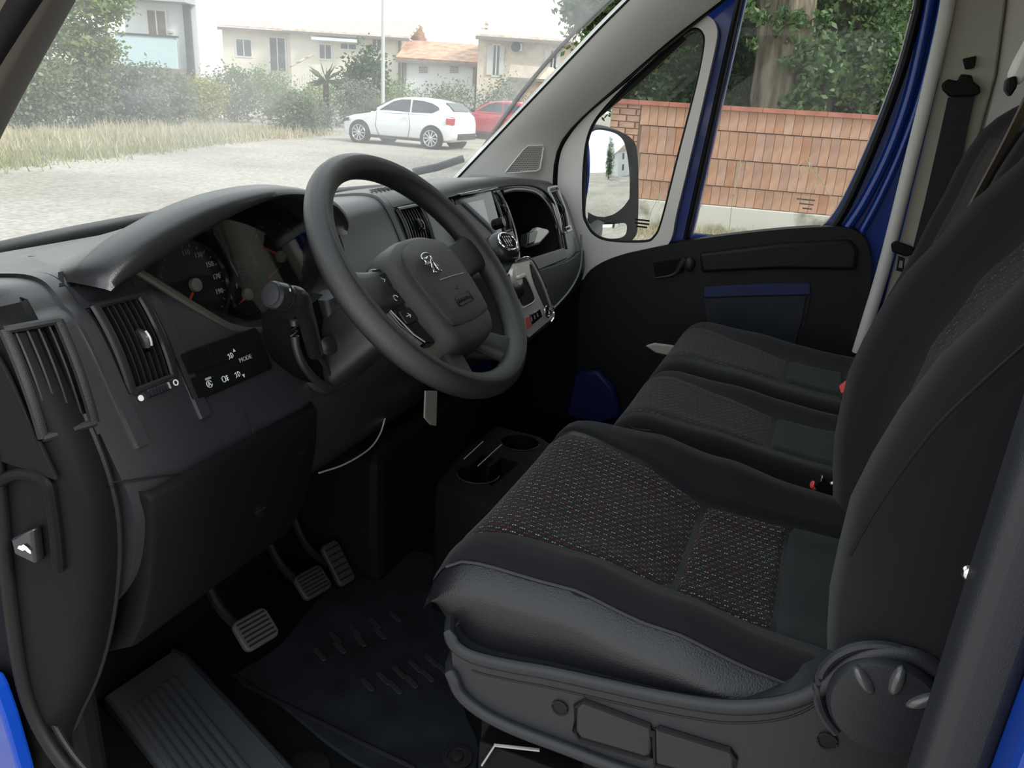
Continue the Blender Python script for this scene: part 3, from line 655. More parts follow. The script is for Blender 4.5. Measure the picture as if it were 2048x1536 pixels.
# ------------------------------------------------------------------ switch panel left of the column
sw = obj('switch_panel', rbox(MF(-0.640, 0.655, 0.001), 0.150, 0.062, 0.003, 0.006), PL_LOW, dash, bevel=0.001)
for r_ in range(2):
    for c_ in range(3):
        obj('switch', rbox(MF(-0.686 + c_ * 0.046, 0.670 - r_ * 0.029, 0.004), 0.0445, 0.0275, 0.0008, 0.003), PL_LOW, sw, bevel=0.0008)
def strokes(nm, M, lines, r, parent, m=WHITE):
    g = []
    for L in lines: g.append(tube([M @ V((a, b, 0.0)) for a, b in L], r, 5))
    return obj(nm, join(*g), m, parent, smooth=None)
def lamp_icon(M, s, tri, parent):
    "headlamp outline with a beam height arrow"
    arc = [(0.0035 * math.cos(a), 0.0035 * math.sin(a)) for a in [rad(-90 + 18 * k) for k in range(11)]]
    strokes('lamp_symbol', M, [arc + [(0, -0.0035)], [(-0.003, -0.003), (-0.003, 0.003)], [(-0.0055, 0.0015), (-0.003, 0.003)], [(-0.0055, -0.004), (-0.003, -0.0022)]], 0.0005, parent)
    y = 0.003 if tri > 0 else -0.003
    obj('arrow_symbol', prism([M @ V(p) for p in ((0.006, y, 0), (0.0105, y, 0), (0.00825, y + tri * 0.0045, 0))], M.to_3x3() @ V((0, 0, 0.0005))), WHITE, parent, smooth=None)
lamp_icon(frame(onf(462, 711, 0.0054), FN, (1, 0, 0)), 1, 1, sw); lamp_icon(frame(onf(476, 748, 0.0054), FN, (1, 0, 0)), 1, -1, sw)
text('mode_lettering', 'MODE', 0.0085, frame(onf(491, 717, 0.0052), FN, (1, 0, 0)), DIM, sw)
Mi = frame(onf(449, 758, 0.0054), FN, (1, 0, 0))
strokes('fog_symbol', Mi, [[(-0.001 + 0.003 * math.cos(a), 0.004 * math.sin(a)) for a in [k * math.pi / 6 for k in range(13)]], [(0.003, 0.0025), (0.007, 0.0025)], [(0.003, 0), (0.007, 0)], [(0.003, -0.0025), (0.007, -0.0025)], [(0.005, 0.004), (0.005, -0.004)]], 0.0005, sw)
Mi = frame(onf(419, 768, 0.0054), FN, (1, 0, 0))
strokes('stop_start_symbol', Mi, [[(0.0045 * math.cos(a), 0.0045 * math.sin(a)) for a in [rad(20 + 33 * k) for k in range(11)]], [(-0.002, -0.0025), (0, 0.003), (0.002, -0.0025)], [(-0.0012, -0.0005), (0.0012, -0.0005)]], 0.0005, sw)
obj('tell_tale', rbox(frame(onf(416, 757, 0.0050), FN, (1, 0, 0)), 0.010, 0.003, 0.0006, 0.001), DIM, sw)

# ------------------------------------------------------------------ knee panel and lower left corner
kp = [(0.163, 0.565), (0.155, 0.555), (0.158, 0.50), (0.170, 0.44), (0.190, 0.38), (0.215, 0.335), (0.26, 0.31), (0.30, 0.31)]
kl = lambda x, d=0: [V((x, a - d, b)) for a, b in kp]
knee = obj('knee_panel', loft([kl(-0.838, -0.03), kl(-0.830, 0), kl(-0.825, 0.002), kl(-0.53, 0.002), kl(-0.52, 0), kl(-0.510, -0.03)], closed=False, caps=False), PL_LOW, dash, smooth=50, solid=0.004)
KN = V((0, -1, 0.12)).normalized()
for x, y in ((340, 1073), (520, 1016)):
    p = on(x, y, V((0, 0.166, 0.45)), KN); M = frame(p, KN, (1, 0, 0))
    b = obj('fastener', lathe([(0.012, 0.0), (0.012, 0.003), (0.009, 0.0045)], 18, M), PL_LOW, knee)
    obj('fastener_slot', box((0, 0, 0.005), (0.012, 0.0022, 0.001), M), PL_SEAT, b, smooth=None)
for L in ([(224, 965), (330, 950), (440, 938), (540, 918), (612, 905)], [(515, 915), (505, 860), (490, 820)]):
    obj('panel_seam', tube(cr([on(x, y, V((0, 0.154, 0.5)), KN) for x, y in L], 5), 0.0012, 6), PL, knee)
end_shade = [V((-0.908, cyp + (a_ - cyp) * 0.96, czp + (zat(-0.9, a_, b_) - czp) * 0.96)) for a_, b_ in prof]
obj('end_cap', prism([p for p in end_shade if p.z > 0.60], (0.006, 0, 0)), PL_LOW, dash, smooth=None, bevel=0.002)  # added dark plate: shadow on the dash end put into its colour
# end piece of the dash by the door with the bonnet release
ee = [(0.270, 0.775), (0.205, 0.66), (0.178, 0.575), (0.180, 0.50), (0.205, 0.40), (0.245, 0.30), (0.30, 0.20), (0.345, 0.10), (0.37, 0.02)]
ep = cr([V((0, a, b)) for a, b in ee], 4)
def eL(x, d): return [V((x, p.y + d, p.z)) for p in ep]
epc = obj('dash_end_cover', loft([eL(-0.90, 0.30), eL(-0.90, 0.016), eL(-0.893, 0.004), eL(-0.882, 0.0), eL(-0.862, 0.0), eL(-0.850, 0.006), eL(-0.846, 0.03), eL(-0.846, 0.30)], closed=False, caps=False), PL_LOW, dash, smooth=50, solid=0.002)
obj('end_edge', tube([p + V((-0.856, 0.003, 0)) for p in ep[4:]], 0.0045, 8, up=(1, 0, 0)), PL, epc)
HL = [(-30, 985), (20, 952), (60, 948), (92, 962), (102, 1000), (112, 1070), (118, 1140)]
obj('release_frame', tube(cr([at(x, y, X=-0.906) for x, y in HL], 5), 0.0065, 8, up=(1, 0, 0)), PL_LOW, epc)
lev = obj('release_lever', prism([at(x, y, X=-0.915) for x, y in ((20, 1078), (62, 1060), (70, 1130), (28, 1110))], (0.014, 0, 0)), PL_SAT, epc, bevel=0.003)
Mi = frame(at(48, 1096, X=-0.917), (-1, 0, 0), (0, -1, 0))
obj('bonnet_symbol', prism([Mi @ V((a, b, 0)) for a, b in ((-0.010, -0.003), (-0.007, 0.001), (-0.003, 0.002), (0.0, 0.0045), (0.005, 0.003), (0.010, -0.001), (0.010, -0.004), (0.006, -0.0035), (0.002, -0.0015), (-0.002, -0.004))], Mi.to_3x3() @ V((0, 0, 0.0008))), WHITE, lev, smooth=None)

# ------------------------------------------------------------------ centre: touch screen and shelf
scr = obj('screen_surround', prism([onf(x, y, 0.0) for x, y in ((896, 398), (974, 383), (998, 470), (1000, 494), (935, 508), (915, 450))], FN * 0.012), PL_GLOSS, dash, bevel=0.004, seg=3)
obj('touch_screen', prism([onf(x, y, 0.0122) for x, y in ((905, 411), (966, 399), (985, 474), (928, 486))], FN * 0.0012), mat('screen_glass', (0.004, 0.004, 0.005), 0.03, spec=0.8, coat=1.0), scr, bevel=0.0004)
for x, y in ((997, 447),):
    p = onf(x, y, 0.012); M = frame(p, FN, (1, 0, 0))
    kb = obj('audio_knob', lathe([(0.013, 0), (0.013, 0.012), (0.011, 0.014)], 24, M), PL_SAT, scr)
    obj('knob_face', lathe([(0.010, 0.0143), (0.010, 0.0150)], 24, M), SILV if y == 446 else PL_SAT, kb)
obj('screen_shelf', prism([onf(x, y, 0.0) for x, y in ((893, 396), (974, 379), (978, 386), (900, 404))], FN * 0.030), PL_GLOSS, scr, bevel=0.004)
for k in range(3): obj('button_row', rbox(frame(onf(950 + k * 22, 492 - k * 4, 0.012), FN, (1, 0, 0)), 0.035, 0.008, 0.002, 0.002), SILV, scr, bevel=0.0006)
obj('edge_highlight', tube(cr([onf(x, y, 0.010) for x, y in ((988, 378), (1008, 400), (1026, 445), (1036, 490), (1040, 530))], 6), 0.0022, 6), SILV, dash)  # silver line drawn as the edge highlight beside the vent
# shelf rim and lower ledge
SHELF_SHADE = mat('shelf_shade', (0.020, 0.020, 0.021), 0.9, spec=0.1)  # added shell inside the shelf, its dark colour paints the recess shade
shc = sum(sh, V((0, 0, 0))) / len(sh)
def shl(d, k=0.992): return [shc + (p - shc) * k - FN * (0.05 + d) for p in sh]
obj('shelf_shade', loft([shl(0.004), shl(0.14), shl(0.146, 0.9), shl(0.147, 0.2)], closed=True, caps=False), SHELF_SHADE, dash, smooth=50)
obj('shelf_shade_back', prism(shl(0.1465, 0.95), -FN * 0.002), SHELF_SHADE, dash, smooth=None)
obj('shelf_rim', tube(cr([onf(x, y, 0.003) for x, y in ((1004, 384), (1030, 379), (1066, 384), (1092, 408), (1112, 452), (1122, 500))], 6), 0.006, 8), PL_SAT, dash)
obj('shelf_rim', tube(cr([onf(x, y, 0.005) for x, y in ((985, 376), (1030, 369), (1074, 374), (1102, 398), (1122, 445), (1133, 498))], 6), 0.004, 8), PL, dash)
obj('shelf_ledge', prism([onf(x, y, 0.002) for x, y in ((1042, 522), (1122, 497), (1130, 512), (1128, 520), (1050, 552))], FN * 0.010), mat('grey_ledge', (0.10, 0.098, 0.09), 0.45), dash, bevel=0.004)
obj('glovebox_seam', tube(cr([onf(x, y, 0.004) for x, y in ((1060, 532), (1090, 518), (1124, 500))], 4), 0.002, 6), SILV, dash)
gb = obj('glovebox_lid', prism(cr([onf(x, y, 0.0) for x, y in ((1048, 556), (1130, 522), (1160, 500), (1161, 535), (1148, 565), (1122, 600), (1090, 625))], 3, True), FN * 0.012), PL, dash, bevel=0.005)
obj('lid_edge', tube(cr([onf(x, y, 0.013) for x, y in ((1162, 470), (1163, 510), (1158, 545), (1140, 580), (1108, 616), (1078, 640))], 6), 0.003, 8), mat('edge_plastic', (0.12, 0.14, 0.14), 0.4), dash)
obj('airbag_plate', rbox(frame(onf(1137, 457, 0.008), FN, (1, 0, 0)), 0.046, 0.016, 0.002, 0.003), SILV, v5)
text('airbag_lettering', 'AIRBAG', 0.0105, frame(onf(1137, 457, 0.0102), FN, (1, 0, 0)), RUB, v5)
obj('vent_bezel', tube([M5 @ V((p.x, p.y, 0.003)) for p in rrect(0.080, 0.134, 0.012)], 0.004, 8, closed=True), SILV, v5)
# folding cup flap on the shelf
cf = obj('shelf_clip', prism([onf(x, y, 0.0) for x, y in ((1040, 482), (1062, 458), (1083, 463), (1085, 471), (1066, 492), (1048, 497))], FN * 0.022), SILV, dash, bevel=0.005)
obj('clip_base', prism([onf(x, y, 0.0) for x, y in ((1040, 470), (1060, 466), (1052, 492), (1038, 496))], FN * 0.026), PL_SAT, cf, bevel=0.004)
# ------------------------------------------------------------------ gear lever console
KF = V((0, -1, 0.35)).normalized(); KO = V((0, 0.066, 0.70))
def onk(x, y, l=0.0): return on(x, y, KO + KF * l, KF)
cons = empty('centre_console', 'black gear console with a silver faced panel under the touch screen', 'console')
a = [onk(x, y) for x, y in ((1030, 520), (1062, 514), (1086, 556), (1104, 604), (1111, 632), (1108, 648), (1058, 688))]
left = [V((-0.085, KO.y + (z - 0.70) * 0.35, z)) for z in (0.53, 0.70)]
loopc = a + [V((a[-1].x * 0 - 0.02, a[-1].y - 0.004, a[-1].z - 0.008)), left[0], left[1]]
cb = obj('console_body', prism(loopc, V((0, 0.13, -0.02))), PL, cons, bevel=0.012, seg=4)
fp = obj('silver_panel', prism([onk(x, y, 0.0) for x, y in ((1024, 528), (1060, 521), (1082, 560), (1101, 612), (1106, 634), (1056, 676), (1020, 660), (985, 600))], KF * 0.004), SILV, cons, bevel=0.002)
obj('gear_surround', prism([onk(x, y, 0.004) for x, y in ((1005, 560), (1028, 534), (1040, 548), (1046, 590), (1036, 600), (1010, 612))], KF * 0.004), PL_GLOSS, fp, bevel=0.002)
obj('storage_cup', prism(cr([onk(x, y, 0.004) for x, y in ((1040, 556), (1052, 560), (1066, 590), (1067, 602), (1050, 612), (1040, 600))], 3, True), KF * 0.0015), PL_LOW, fp)
obj('cup_rim', tube(cr([onk(x, y, 0.006) for x, y in ((1038, 545), (1052, 556), (1067, 588), (1068, 603), (1046, 616))], 4), 0.0018, 6), SILV, fp)
obj('coin_tray', prism(cr([onk(x, y, 0.004) for x, y in ((1060, 528), (1076, 556), (1092, 596), (1100, 622), (1096, 632), (1088, 612), (1068, 566))], 3, True), KF * 0.0015), RUB, fp)
obj('tray_rim', tube(cr([onk(x, y, 0.007) for x, y in ((1032, 522), (1060, 516), (1084, 556), (1102, 604), (1108, 630), (1102, 644))], 5), 0.0022, 6), CHROME, fp)
obj('socket_ring', tube([frame(onk(1094, 624, 0.008), KF, (1, 0, 0)) @ V((0.011 * math.cos(t), 0.011 * math.sin(t), 0)) for t in [k * math.pi / 9 for k in range(18)]], 0.003, 8, closed=True), CHROME, fp)
obj('socket_lid', lathe([(0.009, 0.003), (0.009, 0.007), (0.006, 0.009)], 20, frame(onk(1094, 624), KF, (1, 0, 0))), PL_SAT, fp)
bk = obj('switch_block', prism([onk(x, y, 0.004) for x, y in ((1058, 630), (1077, 618), (1082, 634), (1062, 650))], KF * 0.004), PL_GLOSS, fp, bevel=0.0012)
for k in range(3): obj('switch_symbol', rbox(frame(onk(1063 + 6 * k, 638 - 4 * k, 0.0085), KF, (1, 0, 0)), 0.0035, 0.008, 0.0008, 0.001), DIM, bk)
obj('hazard_switch', prism([onk(x, y, 0.004) for x, y in ((1047, 637), (1056, 631), (1061, 652), (1050, 660))], KF * 0.004), mat('hazard_red', (0.45, 0.09, 0.08), 0.4), fp, bevel=0.0012)
for dx, dy, l in ((0, 0, 0.010),):
    Mk = frame(onk(1027, 556, 0.006), KF, (1, 0, 0))
    dk = obj('heater_dial', lathe([(0.020, 0), (0.020, 0.008), (0.016, 0.012)], 28, Mk), SILV, fp)
    obj('dial_grip', rbox(Mk @ Matrix.Translation((0, 0, 0.012)), 0.034, 0.008, 0.010, 0.003), SILV, dk, bevel=0.002)
for x, y in ((1003, 648), (1012, 640)): obj('panel_line', tube([onk(x - 8, y - 26, 0.005), onk(x, y, 0.005), onk(x + 4, y + 10, 0.005)], 0.0012, 6), RUB, fp)
# gear lever
gk = at(1006, 496, X=0.03); GD = V((-0.27, -0.60, 0.75)).normalized()
gl = empty('gear_lever', 'black ball gear lever with a silver rimmed shift pattern', 'gear lever', loc=gk)
Mg = frame((0, 0, 0), GD, V((1, -0.5, 0)))
bd = [(0.010, -0.085), (0.014, -0.066), (0.027, -0.044), (0.035, -0.018), (0.0365, 0.0), (0.031, 0.014), (0.022, 0.020)]
kb = obj('knob', lathe(bd, 28, Mg), PL_SAT, gl)
obj('knob_ring', tube([Mg @ V((0.021 * math.cos(t), 0.021 * math.sin(t), 0.020)) for t in [k * math.pi / 14 for k in range(28)]], 0.0024, 8, closed=True), CHROME, kb)
obj('knob_disc', lathe([(0.021, 0.0195), (0.020, 0.0212)], 28, Mg), PL_GLOSS, kb)
strokes('shift_pattern', Mg @ Matrix.Translation((0, 0, 0.0216)), [[(-0.009, 0.006), (-0.009, -0.006)], [(-0.003, 0.006), (-0.003, -0.006)], [(0.003, 0.006), (0.003, -0.006)], [(0.009, 0.006), (0.009, 0)], [(-0.009, 0), (0.009, 0)]], 0.0005, kb)
for s, x, y in (('1', -0.009, 0.0105), ('3', -0.003, 0.0105), ('5', 0.003, 0.0105), ('R', 0.009, 0.0105), ('2', -0.009, -0.0105), ('4', -0.003, -0.0105), ('6', 0.003, -0.0105)):
    text('shift_numeral', s, 0.0065, Mg @ Matrix.Translation((x, y, 0.0215)), WHITE, kb)
bt = V((0.03, 0.10, 0.60)) - gk
obj('gaiter', loft([[bt.lerp(V((0, 0, -0.06)) * 0.9, t) + V((r * math.cos(q), r * 0.8 * math.sin(q), 0)) for q in [k * math.pi / 8 for k in range(16)]] for t, r in ((0, 0.050), (0.25, 0.040), (0.4, 0.042), (0.55, 0.030), (0.7, 0.030), (0.95, 0.015))]), RUB, gl)
# floor console with cup holders
cup = empty('cup_holder_console', 'low black floor console with two round cup wells and a slot', 'console')
zc = 0.30
def f3(L, z=zc): return [at(x, y, Z=z) for x, y in L]
co = f3([(868, 965), (915, 905), (990, 848), (1085, 872), (1130, 905), (1000, 1020), (930, 992)])
cbx = obj('console_block', prism([V((p.x, p.y, 0.0)) for p in co], (0, 0, zc)), PL_LOW, cup, bevel=0.012, seg=3)
def disc(c, r): return [c + V((r * math.cos(t), r * math.sin(t), 0)) for t in [k * math.pi / 12 for k in range(24)]]
c1 = at(956, 948, Z=zc); c2 = at(1040, 885, Z=zc)
cut(cbx, prism(disc(c1 + V((0, 0, 0.03)), 0.042), (0, 0, -0.10)), prism(disc(c2 + V((0, 0, 0.03)), 0.042), (0, 0, -0.10)), prism(f3([(926, 918), (966, 882), (990, 890), (950, 928)], zc + 0.03), (0, 0, -0.09)), prism(f3([(960, 925), (1005, 888), (1040, 900), (985, 945)], zc + 0.03), (0, 0, -0.08)))
for c in (c1, c2): obj('well_rim', tube(disc(c + V((0, 0, 0.001)), 0.043)[8:20], 0.0014, 6), PL_SEAT, cup)
RIMH = mat('slot_edge', (0.25, 0.25, 0.24), 0.3)
obj('slot_edge', tube([at(928, 918, Z=zc + 0.001), at(966, 883, Z=zc + 0.001)], 0.0014, 6), RIMH, cup)
obj('slot_edge', tube([at(956, 932, Z=zc + 0.001), at(1003, 889, Z=zc + 0.001)], 0.0014, 6), RIMH, cup)
# ------------------------------------------------------------------ steering wheel
WC = V((-0.45, 0.0, 0.78)); TE = rad(42.3)
WN_ = V((0, -math.cos(TE), math.sin(TE))); WV = V((0, math.sin(TE), math.cos(TE)))
MW = frame(WC, WN_, (1, 0, 0)); MWi = MW.inverted()
def wl_(x, y, h=0.0): return MWi @ on(x, y, WC + WN_ * h, WN_)
sw_ = empty('steering_wheel', 'black four spoke steering wheel with a lion emblem on its pad', 'steering wheel')
sw_.matrix_world = MW
def wobj(nm, g, m, parent=None, **k): return obj(nm, g, m, parent or sw_, **k)
N_ = 96
sec = []
for k in range(18):
    a = 2 * math.pi * k / 18; r = 0.0178
    x, y = r * math.cos(a), r * math.sin(a) * 1.05
    if k == 4: x, y = x * 1.0 + 0.001, y + 0.0016          # moulding ridge facing the driver
    sec.append((x, y))
secs = []
for i in range(N_):
    t = 2 * math.pi * i / N_; c, s = math.cos(t), math.sin(t)
    thick = 1.0 + 0.10 * math.exp(-((abs(math.degrees(math.atan2(s, abs(c))) - 8) / 16) ** 2))
    secs.append([V((c * (0.1815 + x * thick), s * (0.1815 + x * thick), -0.0165 + y)) for x, y in sec])
rimo = wobj('rim', loft(secs, True, False, True), RIM, smooth=55)
rd = [V((0.1845 * math.cos(t), 0.1845 * math.sin(t), 0.0020)) for t in [2 * math.pi * k / N_ for k in range(N_)]]
wobj('rim_seam', tube(rd, 0.0009, 6, closed=True), mat('seam_highlight', (0.10, 0.09, 0.06), 0.35), rimo)  # seam on the ridge, coloured paler to carry its highlight
# spokes
def spoke(p0, p1, w0, w1, t0, t1, nm='spoke'):
    p0, p1 = V(p0), V(p1); d = (p1 - p0).normalized(); side = V((-d.y, d.x, 0)).normalized(); L = []
    for k in range(9):
        t = k / 8; c = p0.lerp(p1, t); flare = 1 + 0.35 * (abs(2 * t - 1) ** 3)
        w = (w0 + (w1 - w0) * t) * flare; th = t0 + (t1 - t0) * t
        L.append([c + side * (w * math.cos(a) * abs(math.cos(a)) ** -0.35 if abs(math.cos(a)) > 1e-6 else 0) + V((0, 0, th * math.sin(a) * abs(math.sin(a)) ** -0.35 if abs(math.sin(a)) > 1e-6 else 0)) for a in [2 * math.pi * j / 16 for j in range(16)]])
    return wobj(nm, loft(L), RIM, smooth=60)
for s in (-1, 1):
    sp_ = spoke((s * 0.060, -0.004, -0.040), (s * 0.172, 0.006, -0.018), 0.034, 0.026, 0.014, 0.012)
    spoke((s * 0.035, -0.105, -0.040), (s * 0.082, -0.160, -0.020), 0.018, 0.024, 0.012, 0.012)
    # button panel between pad and rim
    P = [(0.072, 0.030), (0.100, 0.034), (0.120, 0.022), (0.126, 0.0), (0.118, -0.050), (0.096, -0.086), (0.074, -0.092), (0.066, -0.06)]
    bp_ = wobj('button_panel', prism([V((s * x, y, -0.040)) for x, y in P], (0, 0, 0.016)), PL_GLOSS, bevel=0.003)
    wobj('panel_edge', tube([V((s * 0.121, 0.018, -0.0235)), V((s * 0.119, -0.03, -0.0235)), V((s * 0.108, -0.068, -0.0235)), V((s * 0.096, -0.084, -0.0235))], 0.0010, 6), SILV, bp_)
    for k, y in enumerate((0.012, -0.016, -0.044)):
        b = wobj('button', prism([V((s * (0.096 + q.x), y + q.y, -0.024)) for q in rrect(0.030, 0.020, 0.004)], (0, 0, 0.004)), PL_SAT, bp_, bevel=0.001)
        if k == 0: L = [[(-0.003, -0.004), (-0.003, 0.004), (0.004, 0.0), (-0.003, -0.004)]]
        elif k == 1: L = [[(0.005 * math.cos(a), 0.004 * math.sin(a)) for a in [i * math.pi / 5 for i in range(8)]]]
        else: L = [[(-0.005, 0), (0.005, 0)], [(0.001, 0.003), (0.005, 0), (0.001, -0.003)]]
        strokes('button_symbol', Matrix.Translation((s * 0.098, y, -0.0196)), L, 0.0006, b)
# airbag pad
half = [(0.0, 0.054), (0.040, 0.050), (0.070, 0.036), (0.083, 0.010), (0.080, -0.040), (0.070, -0.090), (0.056, -0.113), (0.030, -0.121), (0.0, -0.123)]
full = [V((x, y, 0)) for x, y in half] + [V((-x, y, 0)) for x, y in reversed(half[1:-1])]
po = cr(full, 4, True); cen = V((0, -0.034, 0))
def ring_(k, h): return [cen + (p - cen) * k + V((0, 0, h)) for p in po]
pad = wobj('airbag_pad', loft([ring_(1.02, -0.060), ring_(1.05, -0.040), ring_(1.03, -0.020), ring_(0.98, -0.008), ring_(0.90, -0.002), ring_(0.7, 0.0025), ring_(0.4, 0.005), ring_(0.1, 0.006)]), PAD, smooth=70)
pn = cr([V((0, 0.042, 0)), V((0.035, 0.039, 0)), V((0.058, 0.028, 0)), V((0.068, 0.006, 0)), V((0.066, -0.04, 0)), V((0.058, -0.078, 0)), V((0.048, -0.088, 0)), V((0, -0.092, 0)), V((-0.048, -0.088, 0)), V((-0.058, -0.078, 0)), V((-0.066, -0.04, 0)), V((-0.068, 0.006, 0)), V((-0.058, 0.028, 0)), V((-0.035, 0.039, 0))], 3, True)
c2_ = V((0, -0.025, 0))
wobj('pad_cover', loft([[p + V((0, 0, -0.004)) for p in pn], [p + V((0, 0, 0.003)) for p in pn], [c2_ + (p - c2_) * 0.97 + V((0, 0, 0.0048)) for p in pn], [c2_ + (p - c2_) * 0.7 + V((0, 0, 0.0085)) for p in pn], [c2_ + (p - c2_) * 0.3 + V((0, 0, 0.0105)) for p in pn]]), PAD, pad, smooth=40)
wobj('cover_seam', tube([V((-0.028, -0.024, 0.0102)), V((0.010, -0.025, 0.0104)), V((0.044, -0.027, 0.0088))], 0.0011, 6), mat('seam_light', (0.16, 0.15, 0.12), 0.35), pad)
# emblem: a lion rampant in chrome strokes
def lion(L): return [wl_(820 + x / 4.8, 500 + y / 4.8, 0.0125) for x, y in L]
LI = [[(108, 72), (112, 50), (135, 36), (165, 38), (192, 55), (206, 80), (196, 98)], [(108, 72), (128, 88), (150, 82), (168, 60)], [(140, 90), (150, 112), (172, 122), (205, 128)],
      [(206, 80), (222, 112), (240, 140), (262, 172), (288, 196), (304, 198)], [(196, 98), (204, 130), (212, 165), (226, 196), (232, 212), (256, 211)], [(172, 122), (160, 134), (146, 130)], [(222, 112), (236, 126), (252, 150), (246, 168)], [(240, 140), (258, 150), (276, 158)]]
wobj('emblem', join(*[tube(cr(lion(L), 4), [0.0009 + 0.0011 * math.sin(math.pi * min(1, (k + 0.5) / (len(L) * 4 - 3))) for k in range(len(L) * 4 - 3)], 8) for L in LI]), CHROME, pad, smooth=60)
text('airbag_lettering', 'AIRBAG', 0.0105, Matrix.Translation((0.0, -0.0605, 0.0092)) @ Matrix.Rotation(rad(-4), 4, 'X'), RUB, pad, depth=0.0006)
fr_ = [V((p.x, -0.0605 + p.y, 0.0094)) for p in rrect(0.044, 0.015, 0.003)]
wobj('lettering_frame', tube(fr_, 0.0006, 6, closed=True), RUB, pad)
strokes('horn_symbol', Matrix.Translation((-0.002, -0.043, 0.0102)), [[(-0.003, 0), (0.002, 0.0025)], [(-0.003, 0), (0.001, -0.002)], [(0.002, 0.003), (0.002, -0.003)], [(-0.003, 0.001), (-0.003, -0.0015)]], 0.0006, pad, RUB)
# ------------------------------------------------------------------ column shroud and stalk
colm = empty('steering_column', 'black steering column shroud behind the wheel', 'steering column')
def csec(h, v, hw, hh, r=0.35):
    c = WC + WN_ * h + WV * v; out = []
    for j in range(24):
        a = 2 * math.pi * j / 24; ca, sa = math.cos(a), math.sin(a); e = 0.55
        out.append(c + V((1, 0, 0)) * (hw * math.copysign(abs(ca) ** e, ca)) + WV * (hh * math.copysign(abs(sa) ** e, sa)))
    return out
obj('shroud', loft([csec(-0.058, 0.0, 0.040, 0.040), csec(-0.066, 0.0, 0.052, 0.050), csec(-0.10, 0.0, 0.056, 0.052), csec(-0.16, 0.0, 0.058, 0.052), csec(-0.26, 0.0, 0.058, 0.052)]), PL_TOP, colm, smooth=60)
# U-shaped rim where the column enters the dash; dark block paints cavity shade
UC = [(652, 590), (664, 640), (688, 690), (706, 732), (700, 758), (672, 773), (642, 768), (610, 735), (592, 692), (588, 640)]
up_ = cr([at(x, y, Y=0.145) for x, y in UC], 5)
obj('lower_cover_rim', tube(up_, [0.016 - 0.010 * min(1, i / 15) for i in range(len(up_))], 12), PL_TOP, colm)
lc = obj('cavity_shade', prism([p + V((0, 0.004, 0)) for p in up_], (0, 0.05, 0)), PL_LOW, colm, smooth=50)
obj('adjust_lever', tube(cr([at(x, y, Y=0.14) for x, y in ((636, 712), (650, 732), (664, 752), (676, 757), (690, 755))], 4), 0.0035, 8), PL_SEAT, colm)
obj('ignition_barrel', lathe([(0.014, 0), (0.014, 0.012), (0.010, 0.014)], 20, frame(at(652, 690, Y=0.14), (-0.5, -0.8, 0.2))), PL_SAT, colm)
stk = empty('indicator_stalk', 'black light and indicator stalk left of the steering wheel', 'stalk')
P0, P1, P2, P3 = at(546, 590, Y=0.09), at(598, 600, Y=0.085), at(614, 640, Y=0.105), at(630, 705, Y=0.135)
path = cr([P0.lerp(P1, 0.12), P0.lerp(P1, 0.55), P1, P2, P3], 6)
rr = [0.0155 if i < 8 else 0.0155 - 0.004 * min(1, (i - 8) / 8) for i in range(len(path))]
so = obj('stalk_body', tube(path, rr, 16), PL_SAT, stk, smooth=50)
ax = (P0 - P1).normalized()
obj('end_knob', lathe([(0.0150, -0.016), (0.0168, -0.014), (0.0168, 0.000), (0.0150, 0.003)], 28, frame(P0, ax)), PL_SAT, stk, smooth=30)
obj('end_cap', lathe([(0.0135, 0.0015), (0.0128, 0.0042), (0.010, 0.0048)], 28, frame(P0, ax)), PL_SEAT, stk, smooth=40)
obj('knob_groove', tube([frame(P0, ax) @ V((0.0162 * math.cos(a), 0.0162 * math.sin(a), -0.017)) for a in [k * math.pi / 12 for k in range(24)]], 0.0010, 6, closed=True), RUB, stk)
obj('knob_mark', box((0.0, 0.0, 0.0), (0.004, 0.0015, 0.0008), frame(at(580, 580, Y=0.075), V((-0.3, -0.6, 0.7)))), WHITE, stk, smooth=None)
tg = obj('plastic_strap', prism([at(x, y, Y=0.15) for x, y in ((852, 782), (875, 782), (873, 852), (862, 850), (850, 836))], (0, 0.004, 0)), LIGHTP, bevel=0.001, label='pale plastic strap hanging below the steering wheel', cat='strap')
tun = obj('tunnel_cover', loft([[V((x, 0.25, z)) for x, z in ((-0.19, 0.30), (-0.19, 0.10), (-0.18, 0.002), (0.30, 0.002), (0.34, 0.32), (-0.14, 0.335))], [V((x, 0.55, z)) for x, z in ((-0.19, 0.30), (-0.19, 0.10), (-0.18, 0.002), (0.30, 0.002), (0.34, 0.32), (-0.14, 0.335))]]), PL_LOW, smooth=None, bevel=0.02, label='dark lower centre cover between the footwells', cat='cover')
obj('trim_edge_highlight', tube(cr([at(x, y, Y=0.19) for x, y in ((638, 946), (690, 928), (738, 898), (760, 868), (770, 836))], 5), 0.0016, 6), LIGHTP, dash)  # pale line paints the highlight along the column trim's lower edge
